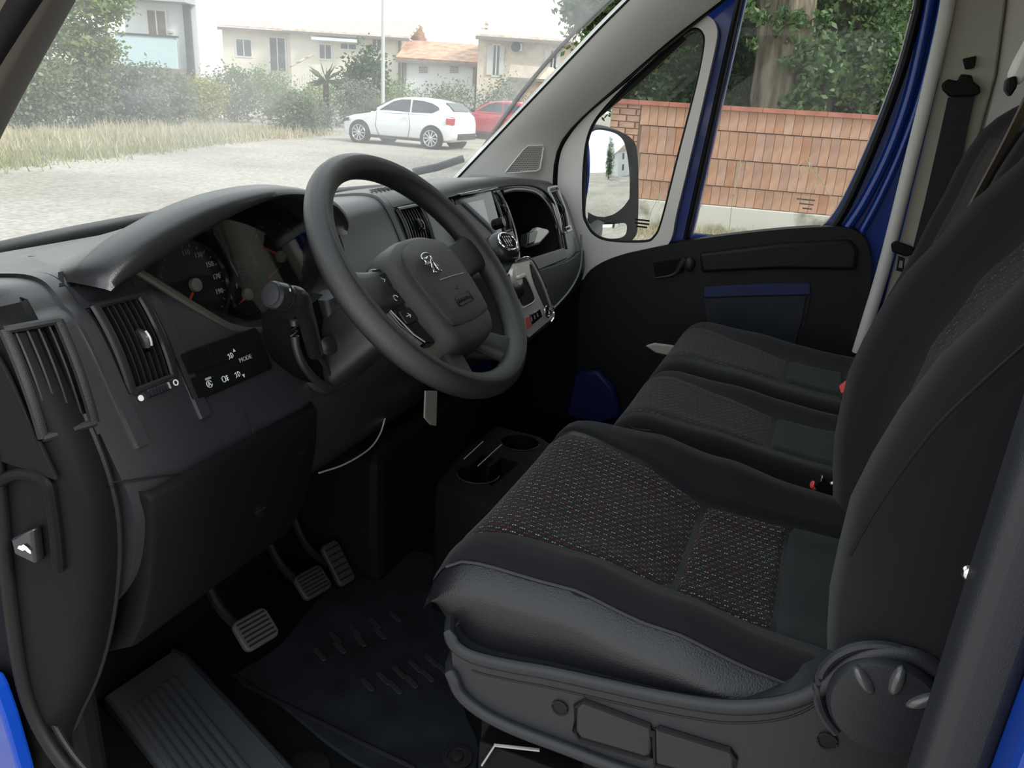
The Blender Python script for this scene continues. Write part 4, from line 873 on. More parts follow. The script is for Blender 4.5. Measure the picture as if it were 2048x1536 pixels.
# ------------------------------------------------------------------ seats
def lerp_tab(T, x):
    if x >= T[0][0]: return T[0][1]
    for (a, p), (b, q) in zip(T, T[1:]):
        if a >= x >= b:
            t = (a - x) / (a - b); t = t * t * (3 - 2 * t) * 0.4 + t * 0.6; return p + (q - p) * t
    return T[-1][1]
class Cushion:
    def __init__(s, cx, hw, y0, y1, zt, bol, zb): s.cx, s.hw, s.y0, s.y1, s.zt, s.bol, s.zb = cx, hw, y0, y1, zt, bol, zb
    def top(s, x, y):
        t = max(-1, min(1, (x - s.cx) / s.hw)); z = lerp_tab(s.zt, y)
        b = lerp_tab(s.bol, y); e = abs(t)
        z += b * min(1, max(0, (e - 0.30) / 0.45)) ** 1.6
        if e > 0.80: z -= 0.036 * ((e - 0.80) / 0.20) ** 2.2
        d = s.y0 - y                                   # rounded front edge
        if d < 0.05: z -= 0.040 * (1 - max(0, d) / 0.05) ** 2.4
        return z
    def body(s, nm, m, parent):
        secs = []
        ys = [s.y0 - (s.y0 - s.y1) * (k / 22) ** 1.25 for k in range(23)]
        for y in ys:
            d = s.y0 - y; q = min(1, d / 0.06); sh = 1 - 0.045 * (1 - q) ** 2; L = []
            for j in range(25):
                t = -1 + 2 * j / 24; L.append(V((s.cx + s.hw * t * sh, y, s.top(s.cx + s.hw * t, y))))
            zl = lerp_tab(s.zb, y)
            for t, k in ((1.012, 0.10), (1.008, 0.26), (0.985, 0.55), (0.955, 1.0), (0, 1.0), (-0.955, 1.0), (-0.985, 0.55), (-1.008, 0.26), (-1.012, 0.10)):
                ze = s.top(s.cx + s.hw * math.copysign(1, t if t else 1), y); L.append(V((s.cx + s.hw * t * sh, y, ze + (zl - ze) * k)))
            secs.append(L)
        return obj(nm, loft(secs), m, parent, smooth=60)
    def patch(s, nm, q, m, parent, lift=0.004, nu=14, nv=18):
        "puffed panel over the quad q = [(x,y) front-left, front-right, rear-right, rear-left]"
        (ax, ay), (bx, by), (cx, cy), (dx, dy) = q
        def fn(u, v):
            x = (ax + (bx - ax) * u) * (1 - v) + (dx + (cx - dx) * u) * v; y = (ay + (by - ay) * u) * (1 - v) + (dy + (cy - dy) * u) * v
            e = min(u, 1 - u, v, 1 - v); h = lift * min(1, e / 0.09) ** 0.5 if e > 0 else -0.002
            return (s.cx + x, y, s.top(s.cx + x, y) + h + 0.0005)
        return obj(nm, surf(fn, nu, nv), m, parent, smooth=70)
ZT = [(-0.12, 0.488), (-0.20, 0.496), (-0.30, 0.474), (-0.40, 0.446), (-0.50, 0.434), (-0.66, 0.432)]
BO = [(-0.12, 0.006), (-0.20, 0.010), (-0.32, 0.036), (-0.43, 0.046), (-0.55, 0.034), (-0.66, 0.025)]
def make_back(nm, cx, hw, parent, yb, zs, bolster, th, m=FAB):
    secs = []
    zmax = zs[-1]
    for z in zs:
        y = lerp_tab(yb, -z); L = []
        tl = min(1, (zmax - z) / 0.09); w = hw * (1 - 0.35 * (1 - tl) ** 2.2)
        for j in range(21):
            t = -1 + 2 * j / 20; e = abs(t)
            dep = bolster * (1 - min(1, max(0, (e - 0.35) / 0.40)) ** 1.7)
            rnd = 0.055 * max(0, (e - 0.82) / 0.18) ** 2.0
            L.append(V((cx + w * t, y - dep - rnd - 0.05 * (1 - tl) ** 2, z)))
        for t, k in ((1.02, 0.35), (1.03, 0.65), (0.97, 0.92), (0.8, 1.0), (0, 1.06), (-0.8, 1.0), (-0.97, 0.92), (-1.03, 0.65), (-1.02, 0.35)):
            L.append(V((cx + w * t, y - 0.05 - (th - 0.05) * k - 0.02 * (1 - tl), z)))
        secs.append(L)
    return obj(nm, loft(secs), m, parent, smooth=70)
def back_patch(nm, cx, hw, w0, w1, z0, z1, yb, bolster, m, parent, lift=0.005):
    def fn(u, v):
        z = z0 + (z1 - z0) * v; t = (-1 + 2 * u) * (w0 + (w1 - w0) * v) / hw; e = abs(t)
        dep = bolster * (1 - min(1, max(0, (e - 0.35) / 0.40)) ** 1.7)
        ed = min(u, 1 - u, v, 1 - v); h = lift * min(1, ed / 0.08) ** 0.5 if ed > 0 else -0.002
        return (cx + hw * t, lerp_tab(yb, -z) - dep + h, z)
    return obj(nm, surf(fn, 14, 24), m, parent, smooth=70)
# ---- driver seat
ds_ = empty('driver_seat', 'driver seat with stitched dark cloth, vinyl side and plastic base', 'car seat', loc=(0, 0, 0))
cu = Cushion(-0.455, 0.255, -0.128, -0.66, ZT, BO, [(-0.125, 0.440), (-0.15, 0.415), (-0.2, 0.378), (-0.5, 0.375), (-0.66, 0.40)])
cb_ = cu.body('cushion', VINYL, ds_)
cu.patch('front_insert', [(-0.192, -0.127), (0.182, -0.127), (0.122, -0.402), (-0.122, -0.402)], DOT, cb_, 0.006)
cu.patch('rear_insert', [(-0.120, -0.404), (0.120, -0.404), (0.135, -0.522), (-0.135, -0.522)], DOT, cb_, 0.006)
cu.patch('plain_rear_panel', [(-0.137, -0.525), (0.137, -0.525), (0.140, -0.645), (-0.140, -0.645)], FAB_G, cb_, 0.005)
for s in (-1, 1):
    IN = [(-0.127, 0.190), (-0.28, 0.152), (-0.40, 0.123), (-0.52, 0.137), (-0.66, 0.142)]
    def bfn(u, v, s=s):
        y = -0.129 - 0.515 * v; xi = lerp_tab(IN, y); xo = 0.228 + 0.008 * min(1, v * 5); x = s * (xi + (xo - xi) * u)
        e = min(u * 2, (1 - u) * 2, v * 5, (1 - v) * 5); h = 0.005 * min(1, e / 0.25) ** 0.5 if e > 0 else -0.002
        return (cu.cx + x, y, cu.top(cu.cx + x, y) + h + 0.0005)
    obj('bolster_cover', surf(bfn, 14, 40), FAB, cb_, smooth=70)
SEAM = mat('seam_thread', (0.03, 0.03, 0.033), 0.6)
sm = [V((cu.cx - 0.234, y, cu.top(cu.cx - 0.234, y) + 0.002)) for y in [-0.150 - 0.02 * k for k in range(24)]]
obj('edge_seam', tube(sm, 0.0018, 6), SEAM, cb_)
YB = [(-0.40, -0.590), (-0.46, -0.580), (-0.56, -0.562), (-0.66, -0.560), (-0.74, -0.574), (-0.82, -0.604), (-0.90, -0.650), (-1.00, -0.715), (-1.15, -0.790), (-1.3, -0.85)]
zs = [0.46, 0.48, 0.52, 0.57, 0.62, 0.67, 0.72, 0.77, 0.82, 0.87, 0.92, 0.97, 1.02, 1.06, 1.09, 1.115, 1.13]
bk_ = make_back('backrest', -0.455, 0.262, ds_, YB, zs, 0.075, 0.19)
back_patch('back_insert', -0.455, 0.262, 0.115, 0.135, 0.56, 1.05, YB, 0.075, DOT_B, bk_)
def side_pt(z, k, s=-1, off=0.004): y = lerp_tab(YB, -z); return V((-0.455 + s * (0.262 * 1.0 + off), y - 0.05 - k, z))
obj('side_seam', tube(cr([on(x, y, V((-0.717, 0, 0)), V((1, 0, 0))) for x, y in ((1700, 1110), (1760, 1005), (1860, 868), (1950, 778), (2060, 680))], 5), 0.0016, 6), RUB, bk_)
hr = obj('headrest', ball((-0.455, -0.84, 1.25), (0.14, 0.055, 0.09), 20, 12), FAB, ds_, smooth=80)
for s in (-1, 1): obj('headrest_post', tube([V((-0.455 + s * 0.06, -0.83, 1.08)), V((-0.455 + s * 0.06, -0.84, 1.22))], 0.006, 8), STEEL, ds_)
# plastic side shroud
ST = [(900, 1268), (912, 1292), (945, 1313), (1010, 1330), (1100, 1346), (1200, 1368), (1300, 1390), (1400, 1408), (1470, 1415), (1550, 1410), (1610, 1393), (1660, 1362), (1700, 1330), (1740, 1311), (1780, 1306), (1830, 1314), (1875, 1340)]
SB = [(1890, 1640), (1500, 1640), (1250, 1536), (1150, 1499), (1000, 1440), (950, 1415), (925, 1390), (905, 1340)]
XS = -0.722
tp_ = cr(px(ST, XS), 3); bt_ = cr(px(SB, XS), 3)
shr = obj('side_shroud', prism(tp_ + bt_, (0.055, 0, 0)), PL_SEAT, ds_, smooth=40, bevel=0.008, seg=3)
obj('shroud_lip', tube([tp_[0] + V((0.040, 0.012, 0.006)), tp_[0] + V((0.012, 0.006, 0.004))] + [p + V((-0.002, 0, 0.002)) for p in tp_], 0.0085, 10, flat=0.8), PL_SEAT, shr)
obj('shroud_groove', tube([V((XS + 0.0006, p.y, p.z - 0.020)) for p in tp_[6:40]], 0.0018, 8), PL, shr)
obj('lower_lip', tube([at(905, 1345, X=XS) + V((0.04, 0.012, 0.0)), at(905, 1345, X=XS) + V((0.01, 0.006, 0))] + [p + V((-0.002, 0, 0)) for p in cr(px([(905, 1345), (930, 1392), (1000, 1440), (1150, 1499), (1260, 1540), (1500, 1620)], XS), 5)], 0.0085, 10), PL_SEAT, shr)
for L in ([(1152, 1412), (1168, 1402), (1300, 1452), (1304, 1470), (1302, 1512), (1290, 1516), (1160, 1478), (1150, 1462)], [(1308, 1458), (1318, 1456), (1460, 1500), (1470, 1516), (1468, 1570), (1310, 1530)]):
    t = obj('tool_tray', prism(px(L, XS - 0.004), (0.010, 0, 0)), PL_SEAT, shr, bevel=0.004, seg=3)
    obj('tray_gap', tube(px(L, XS - 0.0012), 0.0034, 6, closed=True), RUB, t)
for x, y in ((1120, 1416), (1655, 1482)):
    M = frame(at(x, y, X=XS - 0.001), (-1, 0, 0), (0, -1, 0))
    obj('screw_hole', lathe([(0.0085, 0.0), (0.0085, 0.0008)], 18, M), RUB, shr); obj('hole_rim', tube([M @ V((0.009 * math.cos(a), 0.009 * math.sin(a), 0.001)) for a in [k * math.pi / 9 for k in range(18)]], 0.0012, 6, closed=True), PL, shr)
M = frame(at(1768, 1402, X=XS - 0.004), (-1, 0, 0.05), (0, -1, 0))
LOBE = mat('lobe_highlight', (0.06, 0.062, 0.068), 0.22, spec=0.7)  # lobes paler than the knob, their highlights put into the colour
kn_ = obj('recline_knob', lathe([(0.050, -0.004), (0.050, 0.008), (0.046, 0.014), (0.030, 0.016)], 36, M), PL_SEAT, shr, smooth=40)
for a in (132, 85, 40):
    A = Matrix.Rotation(rad(a), 4, 'Z')
    obj('finger_lobe', ball((0.034, 0, 0.013), (0.016, 0.0065, 0.009), 14, 9, M @ A), LOBE, kn_)
obj('knob_collar', tube([M @ V((0.058 * math.cos(a), 0.058 * math.sin(a), 0.0)) for a in [rad(20 + 7 * k) for k in range(32)]], 0.005, 8), PL_SEAT, shr)
obj('pedestal', join(box2((-0.68, -0.62, 0.0), (-0.23, -0.20, 0.30))), PL_LOW, ds_, smooth=None, bevel=0.01)
obj('seat_pan', join(box2((-0.69, -0.64, 0.29), (-0.22, -0.17, 0.385))), PL_LOW, ds_, smooth=None, bevel=0.01)
br_ = obj('slide_bracket', join(box2((-0.715, -0.34, 0.205), (-0.66, -0.215, 0.262))), PL_LOW, ds_, bevel=0.003)
obj('bracket_edge', tube(px([(964, 1530), (990, 1490), (1080, 1500)], -0.718), 0.0022, 6), STEEL, br_)
# ---- passenger bench
bn = empty('passenger_bench', 'two place passenger bench with stitched dark cloth and grey patches', 'bench seat')
ZT2 = [(-0.18, 0.470), (-0.26, 0.482), (-0.36, 0.466), (-0.47, 0.448), (-0.56, 0.440), (-0.70, 0.438)]
BO2 = [(-0.18, 0.003), (-0.28, 0.008), (-0.42, 0.020), (-0.55, 0.018), (-0.70, 0.015)]
ZB2 = [(-0.18, 0.33), (-0.70, 0.33)]
for cx, hw, w0, w1 in ((0.020, 0.178, 0.125, 0.080), (0.425, 0.232, 0.150, 0.085)):
    c_ = Cushion(cx, hw, -0.190, -0.68, ZT2, BO2, ZB2)
    b_ = c_.body('cushion', FAB, bn)
    c_.patch('front_insert', [(-w0, -0.189), (w0, -0.189), (w1, -0.470), (-w1, -0.470)], DOT_R, b_, 0.005)
    c_.patch('rear_insert', [(-w1, -0.474), (w1, -0.474), (w1 + 0.008, -0.600), (-w1 - 0.008, -0.600)], FAB_G, b_, 0.006)
YB2 = [(-0.40, -0.625), (-0.47, -0.632), (-0.60, -0.660), (-0.75, -0.700), (-0.90, -0.735), (-1.02, -0.768), (-1.2, -0.82)]
zs2 = [0.45, 0.50, 0.56, 0.62, 0.68, 0.74, 0.80, 0.86, 0.92, 0.96, 1.00, 1.03, 1.05, 1.065]
for cx, hw in ((0.020, 0.178), (0.430, 0.240)):
    zz = zs2 if cx > 0.2 else [z * 1.03 - 0.013 for z in zs2]
    b_ = make_back('backrest', cx, hw, bn, YB2, zz, 0.030, 0.15)
    back_patch('back_insert', cx, hw, hw * 0.52, hw * 0.60, 0.55, 0.99, YB2, 0.030, DOT_B, b_)
obj('bench_base', join(box2((-0.14, -0.66, 0.0), (0.64, -0.24, 0.345))), PL_LOW, bn, smooth=None, bevel=0.012)
obj('base_edge', tube(px([(1256, 850), (1268, 858), (1300, 862)], -0.158), 0.002, 6), PL_SEAT, bn)
# hinge lever beside the bench front
lv = obj('bench_lever', prism([at(x, y, X=0.70) for x, y in ((1290, 692), (1308, 687), (1348, 692), (1346, 714), (1310, 706))], (0.012, 0, 0)), LIGHTP, bevel=0.004, label='pale lever at the front of the passenger bench', cat='lever')
# ------------------------------------------------------------------ belts
bl = empty('seat_belt', 'dark grey shoulder belt hanging on the passenger door pillar', 'seat belt')
XB = 0.872
wb = px([(1896, 195), (1950, 190), (1935, 260), (1912, 380), (1885, 500), (1868, 560), (1810, 560), (1830, 480), (1850, 400), (1875, 290)], XB)
obj('webbing', prism(wb, (0.003, 0, 0)), WEB, bl, smooth=None)
gd = px([(1886, 180), (1884, 168), (1896, 158), (1916, 162), (1922, 148), (1944, 150), (1948, 164), (1960, 172), (1962, 186), (1950, 192), (1900, 194)], XB - 0.008)
obj('belt_guide', prism(gd, (0.018, 0, 0)), RUB, bl, bevel=0.004)
tg_ = obj('belt_stop', prism(px([(1782, 488), (1792, 482), (1826, 494), (1830, 508), (1812, 514), (1784, 504)], XB - 0.020), (0.014, 0, 0)), RUB, bl, bevel=0.004)
tl_ = px([(1797, 512), (1810, 516), (1807, 545), (1792, 541)], XB - 0.016)
obj('belt_tongue', plate(tl_, [[sum(tl_, V((0, 0, 0))) / 4 + (p - sum(tl_, V((0, 0, 0))) / 4) * 0.5 for p in tl_]], (0.003, 0, 0)), CHROME, bl, smooth=None)
b2 = empty('seat_belt', 'tan belt strap running down the middle seat backrest', 'seat belt')
lp = px([(2075, 140), (2048, 192), (2004, 282), (1960, 365), (1915, 450), (1880, 512)], 0.205)
obj('webbing', loft([[p, p + V((0.034, -0.022, 0.006)), p + V((0.034, -0.024, 0.005)), p + V((0.0, -0.003, -0.001))] for p in cr(lp, 5)]), WEB_T, b2, smooth=None)
obj('belt_outlet', prism(px([(2022, 150), (2036, 118), (2062, 70), (2080, 90), (2064, 140), (2040, 172)], 0.20), (0.05, 0, 0)), GREY, b2, bevel=0.006)
obj('outlet_slot', prism(px([(2014, 158), (2034, 150), (2036, 172), (2022, 194), (2012, 180)], 0.19), (0.03, 0, 0)), RUB, b2, bevel=0.004)
def buckle(nm, label, p, d, s=1.0):
    b = empty(nm, label, 'buckle', 'seat belt buckles'); M = frame(p, d, (1, 0, 0))
    obj('buckle_body', rbox(M @ Matrix.Translation((0, 0, -0.07)), 0.034 * s, 0.020 * s, 0.064, 0.005), RUB, b, bevel=0.002)
    obj('release_button', rbox(M @ Matrix.Translation((0, -0.003 * s, -0.008)), 0.026 * s, 0.013 * s, 0.009, 0.004), RED, b, bevel=0.0015)
    return b
buckle('belt_buckle', 'red buttoned belt buckle on the passenger bench cushion', at(1683, 782, X=0.19) + V((0.006, 0, 0.004)), V((-0.15, 0.75, 0.55)), 1.35)
b3 = buckle('belt_buckle', 'belt buckle with a steel stalk beside the driver backrest', at(1622, 970, X=-0.17), V((-0.1, 0.8, 0.5)), 0.7)
obj('buckle_stalk', tube([at(1632, 982, X=-0.17), at(1690, 955, X=-0.17)], 0.0028, 8), STEEL, b3)
obj('buckle_cover', rbox(frame(at(1665, 985, X=-0.172), V((0, 0.8, 0.5)), (1, 0, 0)), 0.02, 0.02, 0.03, 0.004), PL_GLOSS, b3, bevel=0.002)
# ------------------------------------------------------------------ pedals and floor
def pedal(nm, label, x, y, w, h, Y, tilt, m, arm_up):
    c = at(x, y, Y=Y); n = V((-0.12, -math.sin(rad(tilt)), math.cos(rad(tilt)))); M = frame(c, n, V((1, -0.25, 0)))
    p = empty(nm, label, 'pedal', 'pedals in the driver footwell')
    pd = obj('pedal_pad', rbox(M, w, h, 0.012, 0.012), m, p, bevel=0.003)
    for k in range(6): obj('pad_rib', box((0, -h / 2 + h * (k + 1) / 7, 0.0125), (w * 0.8, 0.0028, 0.002), M), RUB, pd, smooth=None)
    obj('pedal_arm', tube(cr([c + V((0, 0.02, -0.01)), c + V((0.0, 0.07, 0.02)), c + V((0.01, 0.11, 0.07)), c + V((0.01, 0.125, 0.14))], 4), 0.009, 8), RUB, p)
PR = mat('pedal_rubber', (0.055, 0.05, 0.046), 0.7)
PRD = mat('dark_pedal_rubber', (0.024, 0.022, 0.021), 0.7)
pedal('clutch_pedal', 'worn grey clutch pedal nearest the door', 508, 1262, 0.070, 0.058, 0.30, 40, PR, 1)
pedal('brake_pedal', 'dark brake pedal between clutch and accelerator', 622, 1168, 0.070, 0.055, 0.33, 40, PRD, 1)
pedal('accelerator_pedal', 'dark accelerator pedal furthest from the door', 672, 1128, 0.045, 0.095, 0.33, 50, PRD, 1)
def fz(L, z): return [at(x, y, Z=z) for x, y in L]
ml = cr(fz([(470, 1352), (560, 1290), (720, 1115), (905, 1130), (920, 1380), (960, 1500), (900, 1600), (700, 1520), (560, 1410)], 0.006), 3, True)
fm = obj('floor_mat', prism([V((p.x, p.y, 0.0005)) for p in ml], (0, 0, 0.008)), MAT_F, smooth=40, bevel=0.003, label='ribbed dark rubber mat in the driver footwell', cat='floor mat')
MR = mat('mat_rib', (0.011, 0.012, 0.014), 0.7)
for r_ in range(4):
    for k in range(5 - r_ // 2):
        x, y = 740 + k * 34 + r_ * 12, 1392 - k * 22 - r_ * 26 + 20 * (r_ % 2)
        if r_ < 2: x, y = 735 + k * 32 + r_ * 55, 1370 - k * 12 + r_ * 6
        else: x, y = 640 + k * 40 + (r_ - 2) * 30, 1310 - k * 14 - (r_ - 2) * 34
        M = frame(at(x, y, Z=0.0085), (0, 0, 1), V((0.45, 0.9, 0)))
        obj('mat_lug', rbox(M, 0.040, 0.010, 0.003, 0.0045), MR, fm, bevel=0.001)
obj('mat_edge', tube([p + V((0, 0, 0.0085)) for p in fz([(468, 1356), (520, 1392), (600, 1432), (720, 1492), (830, 1545)], 0.0)], 0.004, 8), RUB, fm)
kn = obj('mat_anchor', lathe([(0.024, 0.0), (0.024, 0.004), (0.017, 0.005), (0.016, 0.003), (0.010, 0.003), (0.009, 0.007), (0.004, 0.008)], 28, Matrix.Translation(at(915, 1517, Z=0.0085))), PL, fm, smooth=35)
# ribbed sill plate
so_ = fz([(205, 1392), (345, 1298), (372, 1310), (590, 1545), (640, 1620), (390, 1620)], 0.03)
sp2 = obj('sill_plate', prism([V((p.x, p.y, 0.0)) for p in so_], (0, 0, 0.03)), SILL, bevel=0.006, label='ribbed grey sill plate in the driver door opening', cat='sill plate')
for k in range(7):
    a = at(262 + k * 14.0, 1420 - k * 10.5, Z=0.0305); b = at(418 + k * 20, 1632 - k * 6, Z=0.0305)
    obj('sill_rib', tube([a, b], 0.0036, 8, flat=1.5), SILL, sp2)
obj('sill_edge', tube(fz([(345, 1300), (372, 1312), (480, 1428), (590, 1547)], 0.031), 0.004, 8), PL_SEAT, sp2)
scn = fz([(60, 1470), (190, 1395), (330, 1536), (420, 1640), (100, 1640), (60, 1540)], 0.012)
sc = obj('sill_corner', prism([V((p.x, p.y, -0.02)) for p in scn], (0, 0, 0.03)), PL_LOW, bevel=0.004, label='black plastic corner piece beside the sill plate', cat='trim panel')
M = Matrix.Translation(at(178, 1511, Z=0.011))
obj('corner_screw', lathe([(0.013, 0.0), (0.013, 0.003), (0.009, 0.006), (0.003, 0.0065)], 24, M), PL_SEAT, sc, smooth=35)
obj('screw_slot', box((0, 0, 0.0066), (0.010, 0.002, 0.001), M), RUB, sc, smooth=None)
gm = obj('floor_grommet', lathe([(0.036, 0.0), (0.036, 0.004), (0.028, 0.007), (0.010, 0.007)], 28, Matrix.Translation(at(612, 1540, Z=0.004))), RUB, smooth=35, label='round black grommet between sill plate and mat', cat='grommet')
# ------------------------------------------------------------------ outside: ground
GZ = -0.62
def gnd(x, y): return at(x, y, Z=GZ)
def ground_mat():
    m = bpy.data.materials.new('gravel'); m.use_nodes = True; nt = m.node_tree; p = nt.nodes['Principled BSDF']; p.inputs['Roughness'].default_value = 0.95; p.inputs['Specular IOR Level'].default_value = 0.1
    tc = nt.nodes.new('ShaderNodeTexCoord')
    def noise(s, d, mp=None):
        n = nt.nodes.new('ShaderNodeTexNoise'); n.inputs['Scale'].default_value = s; n.inputs['Detail'].default_value = d; nt.links.new(tc.outputs['Object'], n.inputs['Vector']); return n
    a = noise(0.35, 5); b = noise(14, 4); r = nt.nodes.new('ShaderNodeValToRGB')
    r.color_ramp.elements[0].position = 0.35; r.color_ramp.elements[0].color = (0.38, 0.345, 0.29, 1); r.color_ramp.elements[1].position = 0.62; r.color_ramp.elements[1].color = (0.52, 0.48, 0.42, 1)
    nt.links.new(a.outputs['Fac'], r.inputs[0])
    r2 = nt.nodes.new('ShaderNodeValToRGB'); r2.color_ramp.elements[0].position = 0.3; r2.color_ramp.elements[0].color = (0.62, 0.62, 0.62, 1); r2.color_ramp.elements[1].position = 0.7; r2.color_ramp.elements[1].color = (1.1, 1.1, 1.1, 1)
    nt.links.new(b.outputs['Fac'], r2.inputs[0])
    x = nt.nodes.new('ShaderNodeMix'); x.data_type = 'RGBA'; x.blend_type = 'MULTIPLY'; x.inputs['Factor'].default_value = 1; nt.links.new(r.outputs[0], x.inputs['A']); nt.links.new(r2.outputs[0], x.inputs['B'])
    nt.links.new(x.outputs['Result'], p.inputs['Base Color'])
    bp = nt.nodes.new('ShaderNodeBump'); bp.inputs['Strength'].default_value = 0.5; bp.inputs['Distance'].default_value = 0.03; nt.links.new(b.outputs['Fac'], bp.inputs['Height']); nt.links.new(bp.outputs[0], p.inputs['Normal']); return m
obj('ground', ([V((-90, -90, GZ)), V((150, -90, GZ)), V((150, 150, GZ)), V((-90, 150, GZ))], [(0, 1, 2, 3)]), ground_mat(), smooth=None, label='pale gravel lot outside the van', kind='structure', fix=False)

# ------------------------------------------------------------------ plants
L_HEDGE = leaf('hedge_leaf', (0.10, 0.14, 0.06), (0.26, 0.31, 0.16)); L_YEL = leaf('yellow_leaf', (0.26, 0.28, 0.07), (0.50, 0.46, 0.14)); L_DK = leaf('dark_leaf', (0.022, 0.050, 0.016), (0.10, 0.18, 0.055))
L_IVY = leaf('ivy_leaf', (0.040, 0.09, 0.028), (0.21, 0.32, 0.13)); L_BR = leaf('bright_leaf', (0.13, 0.20, 0.05), (0.30, 0.38, 0.13)); L_GREY = leaf('grey_leaf', (0.12, 0.15, 0.12), (0.28, 0.31, 0.24))
GRASS = leaf('dry_grass', (0.36, 0.31, 0.18), (0.64, 0.57, 0.40), 0.3); GRASS_G = leaf('green_grass', (0.17, 0.20, 0.07), (0.42, 0.40, 0.18), 0.3)
BARK = mat('bark', (0.27, 0.22, 0.16), 0.95, col2=(0.075, 0.062, 0.045), vscale=5, detail=8, bump=1.0, bscale=9)
for n_ in [n for n in BARK.node_tree.nodes if n.type == 'TEX_NOISE']:        # furrows run up the trunk
    mp_ = BARK.node_tree.nodes.new('ShaderNodeMapping'); mp_.inputs['Scale'].default_value = (1.6, 1.6, 0.28)
    src_ = n_.inputs['Vector'].links[0].from_socket; BARK.node_tree.links.new(src_, mp_.inputs[0]); BARK.node_tree.links.new(mp_.outputs[0], n_.inputs['Vector'])
BARK.node_tree.nodes['Bump'].inputs['Distance'].default_value = 0.06
BARK_D = mat('twig', (0.08, 0.06, 0.045), 0.9)
def leaves(rng, c, r, n, size, clumps=None, flat=0.0, shell=0.55):
    "n leaf blades in clumps inside an ellipsoid"
    vs, fs = [], []
    cl = []
    for k in range(clumps or max(6, n // 60)):
        d = V((rng.gauss(0, 1), rng.gauss(0, 1), rng.gauss(0, 1))).normalized(); q = shell + (1 - shell) * rng.random()
        cl.append((V((c[0] + d.x * r[0] * q, c[1] + d.y * r[1] * q, c[2] + d.z * r[2] * q)), rng.uniform(0.6, 1.3)))
    sp = min(r) * 0.30
    for k in range(n):
        cc, s = cl[k % len(cl)]
        p = cc + V((rng.gauss(0, sp * s), rng.gauss(0, sp * s), rng.gauss(0, sp * s * 0.8)))
        u = V((rng.gauss(0, 1), rng.gauss(0, 1), rng.gauss(0, 0.7))).normalized(); w = u.orthogonal(); a = rng.random() * 6.3
        w = (w * math.cos(a) + u.cross(w) * math.sin(a)); l = size * rng.uniform(0.6, 1.3); b = l * 0.42
        i = len(vs); vs += [p - u * l * 0.5, p + w * b * 0.5 - u * l * 0.05, p + u * l * 0.5, p - w * b * 0.5 - u * l * 0.05]; fs.append((i, i + 1, i + 2, i + 3))
    return vs, fs
def bush(nm, label, x, yb, yt, wpx, m, n=1800, size=0.10, group=None, deep=0.8, seed=1, cat='bush', dist=None):
    rng = random.Random(seed); P = gnd(x, yb) if dist is None else far(x, yb, dist); D = (P - CAM).dot(FH); P.z = GZ
    T = far(x, yt, D); h = max(0.3, T.z - GZ); w_ = (far(x + wpx / 2, yb, D) - far(x - wpx / 2, yb, D)).length / 2
    e = empty(nm, label, cat, group, loc=P)
    obj('foliage', leaves(rng, (0, 0, h * 0.52), (w_, w_ * deep, h * 0.50), n, size), m, e, smooth=None, fix=False)
    for k in range(4):
        a = k * 1.6 + rng.random(); obj('stem', tube([V((0.05 * math.cos(a), 0.05 * math.sin(a), 0)), V((w_ * 0.3 * math.cos(a), w_ * 0.3 * math.sin(a), h * 0.6))], [0.025, 0.008], 5), BARK_D, e)
    return e
def tree(nm, label, x, yb, dist, h_trunk, r_trunk, blobs, m, size, group=None, seed=1, lean=0.0, bark=BARK_D, n_leaf=2500):
    "blobs: (x px, y px, radius px, distance offset) of the crown masses"
    rng = random.Random(seed); P = far(x, yb, dist); P.z = GZ; e = empty(nm, label, 'tree', group, loc=P)
    T = P + V((0, 0, h_trunk)) + RH * lean
    path = cr([P, P.lerp(T, 0.35) + RH * (0.05 * h_trunk * 0.2), P.lerp(T, 0.7), T], 6)
    L = []
    for i, q in enumerate(path):
        r_ = r_trunk * (1.15 - 0.45 * i / (len(path) - 1)) * (1.25 if i == 0 else 1)
        L.append([q - P + V((math.cos(a), math.sin(a), 0)) * r_ * (1 + 0.10 * math.sin(3 * a + i * 0.5) + 0.06 * rng.gauss(0, 1)) for a in [2 * math.pi * k / 18 for k in range(18)]])
    obj('trunk', loft(L), bark, e, smooth=60)
    gs = []
    for bx, by, br, off in blobs:
        c = far(bx, by, dist + off); rr = br * (dist + off) / 1640
        gs.append(leaves(rng, c - P, (rr, rr, rr * 0.85), n_leaf, size))
        st = T - P if (c - T).length < 12 else T - P
        obj('branch', tube(cr([st - V((0, 0, h_trunk * 0.15)), st.lerp(c - P, 0.5) + V((0, 0, -0.3)), c - P], 4), [r_trunk * 0.45 * (1 - 0.085 * k) for k in range(9)], 6), bark, e)
    obj('foliage', join(*gs), m, e, smooth=None, fix=False)
    return e
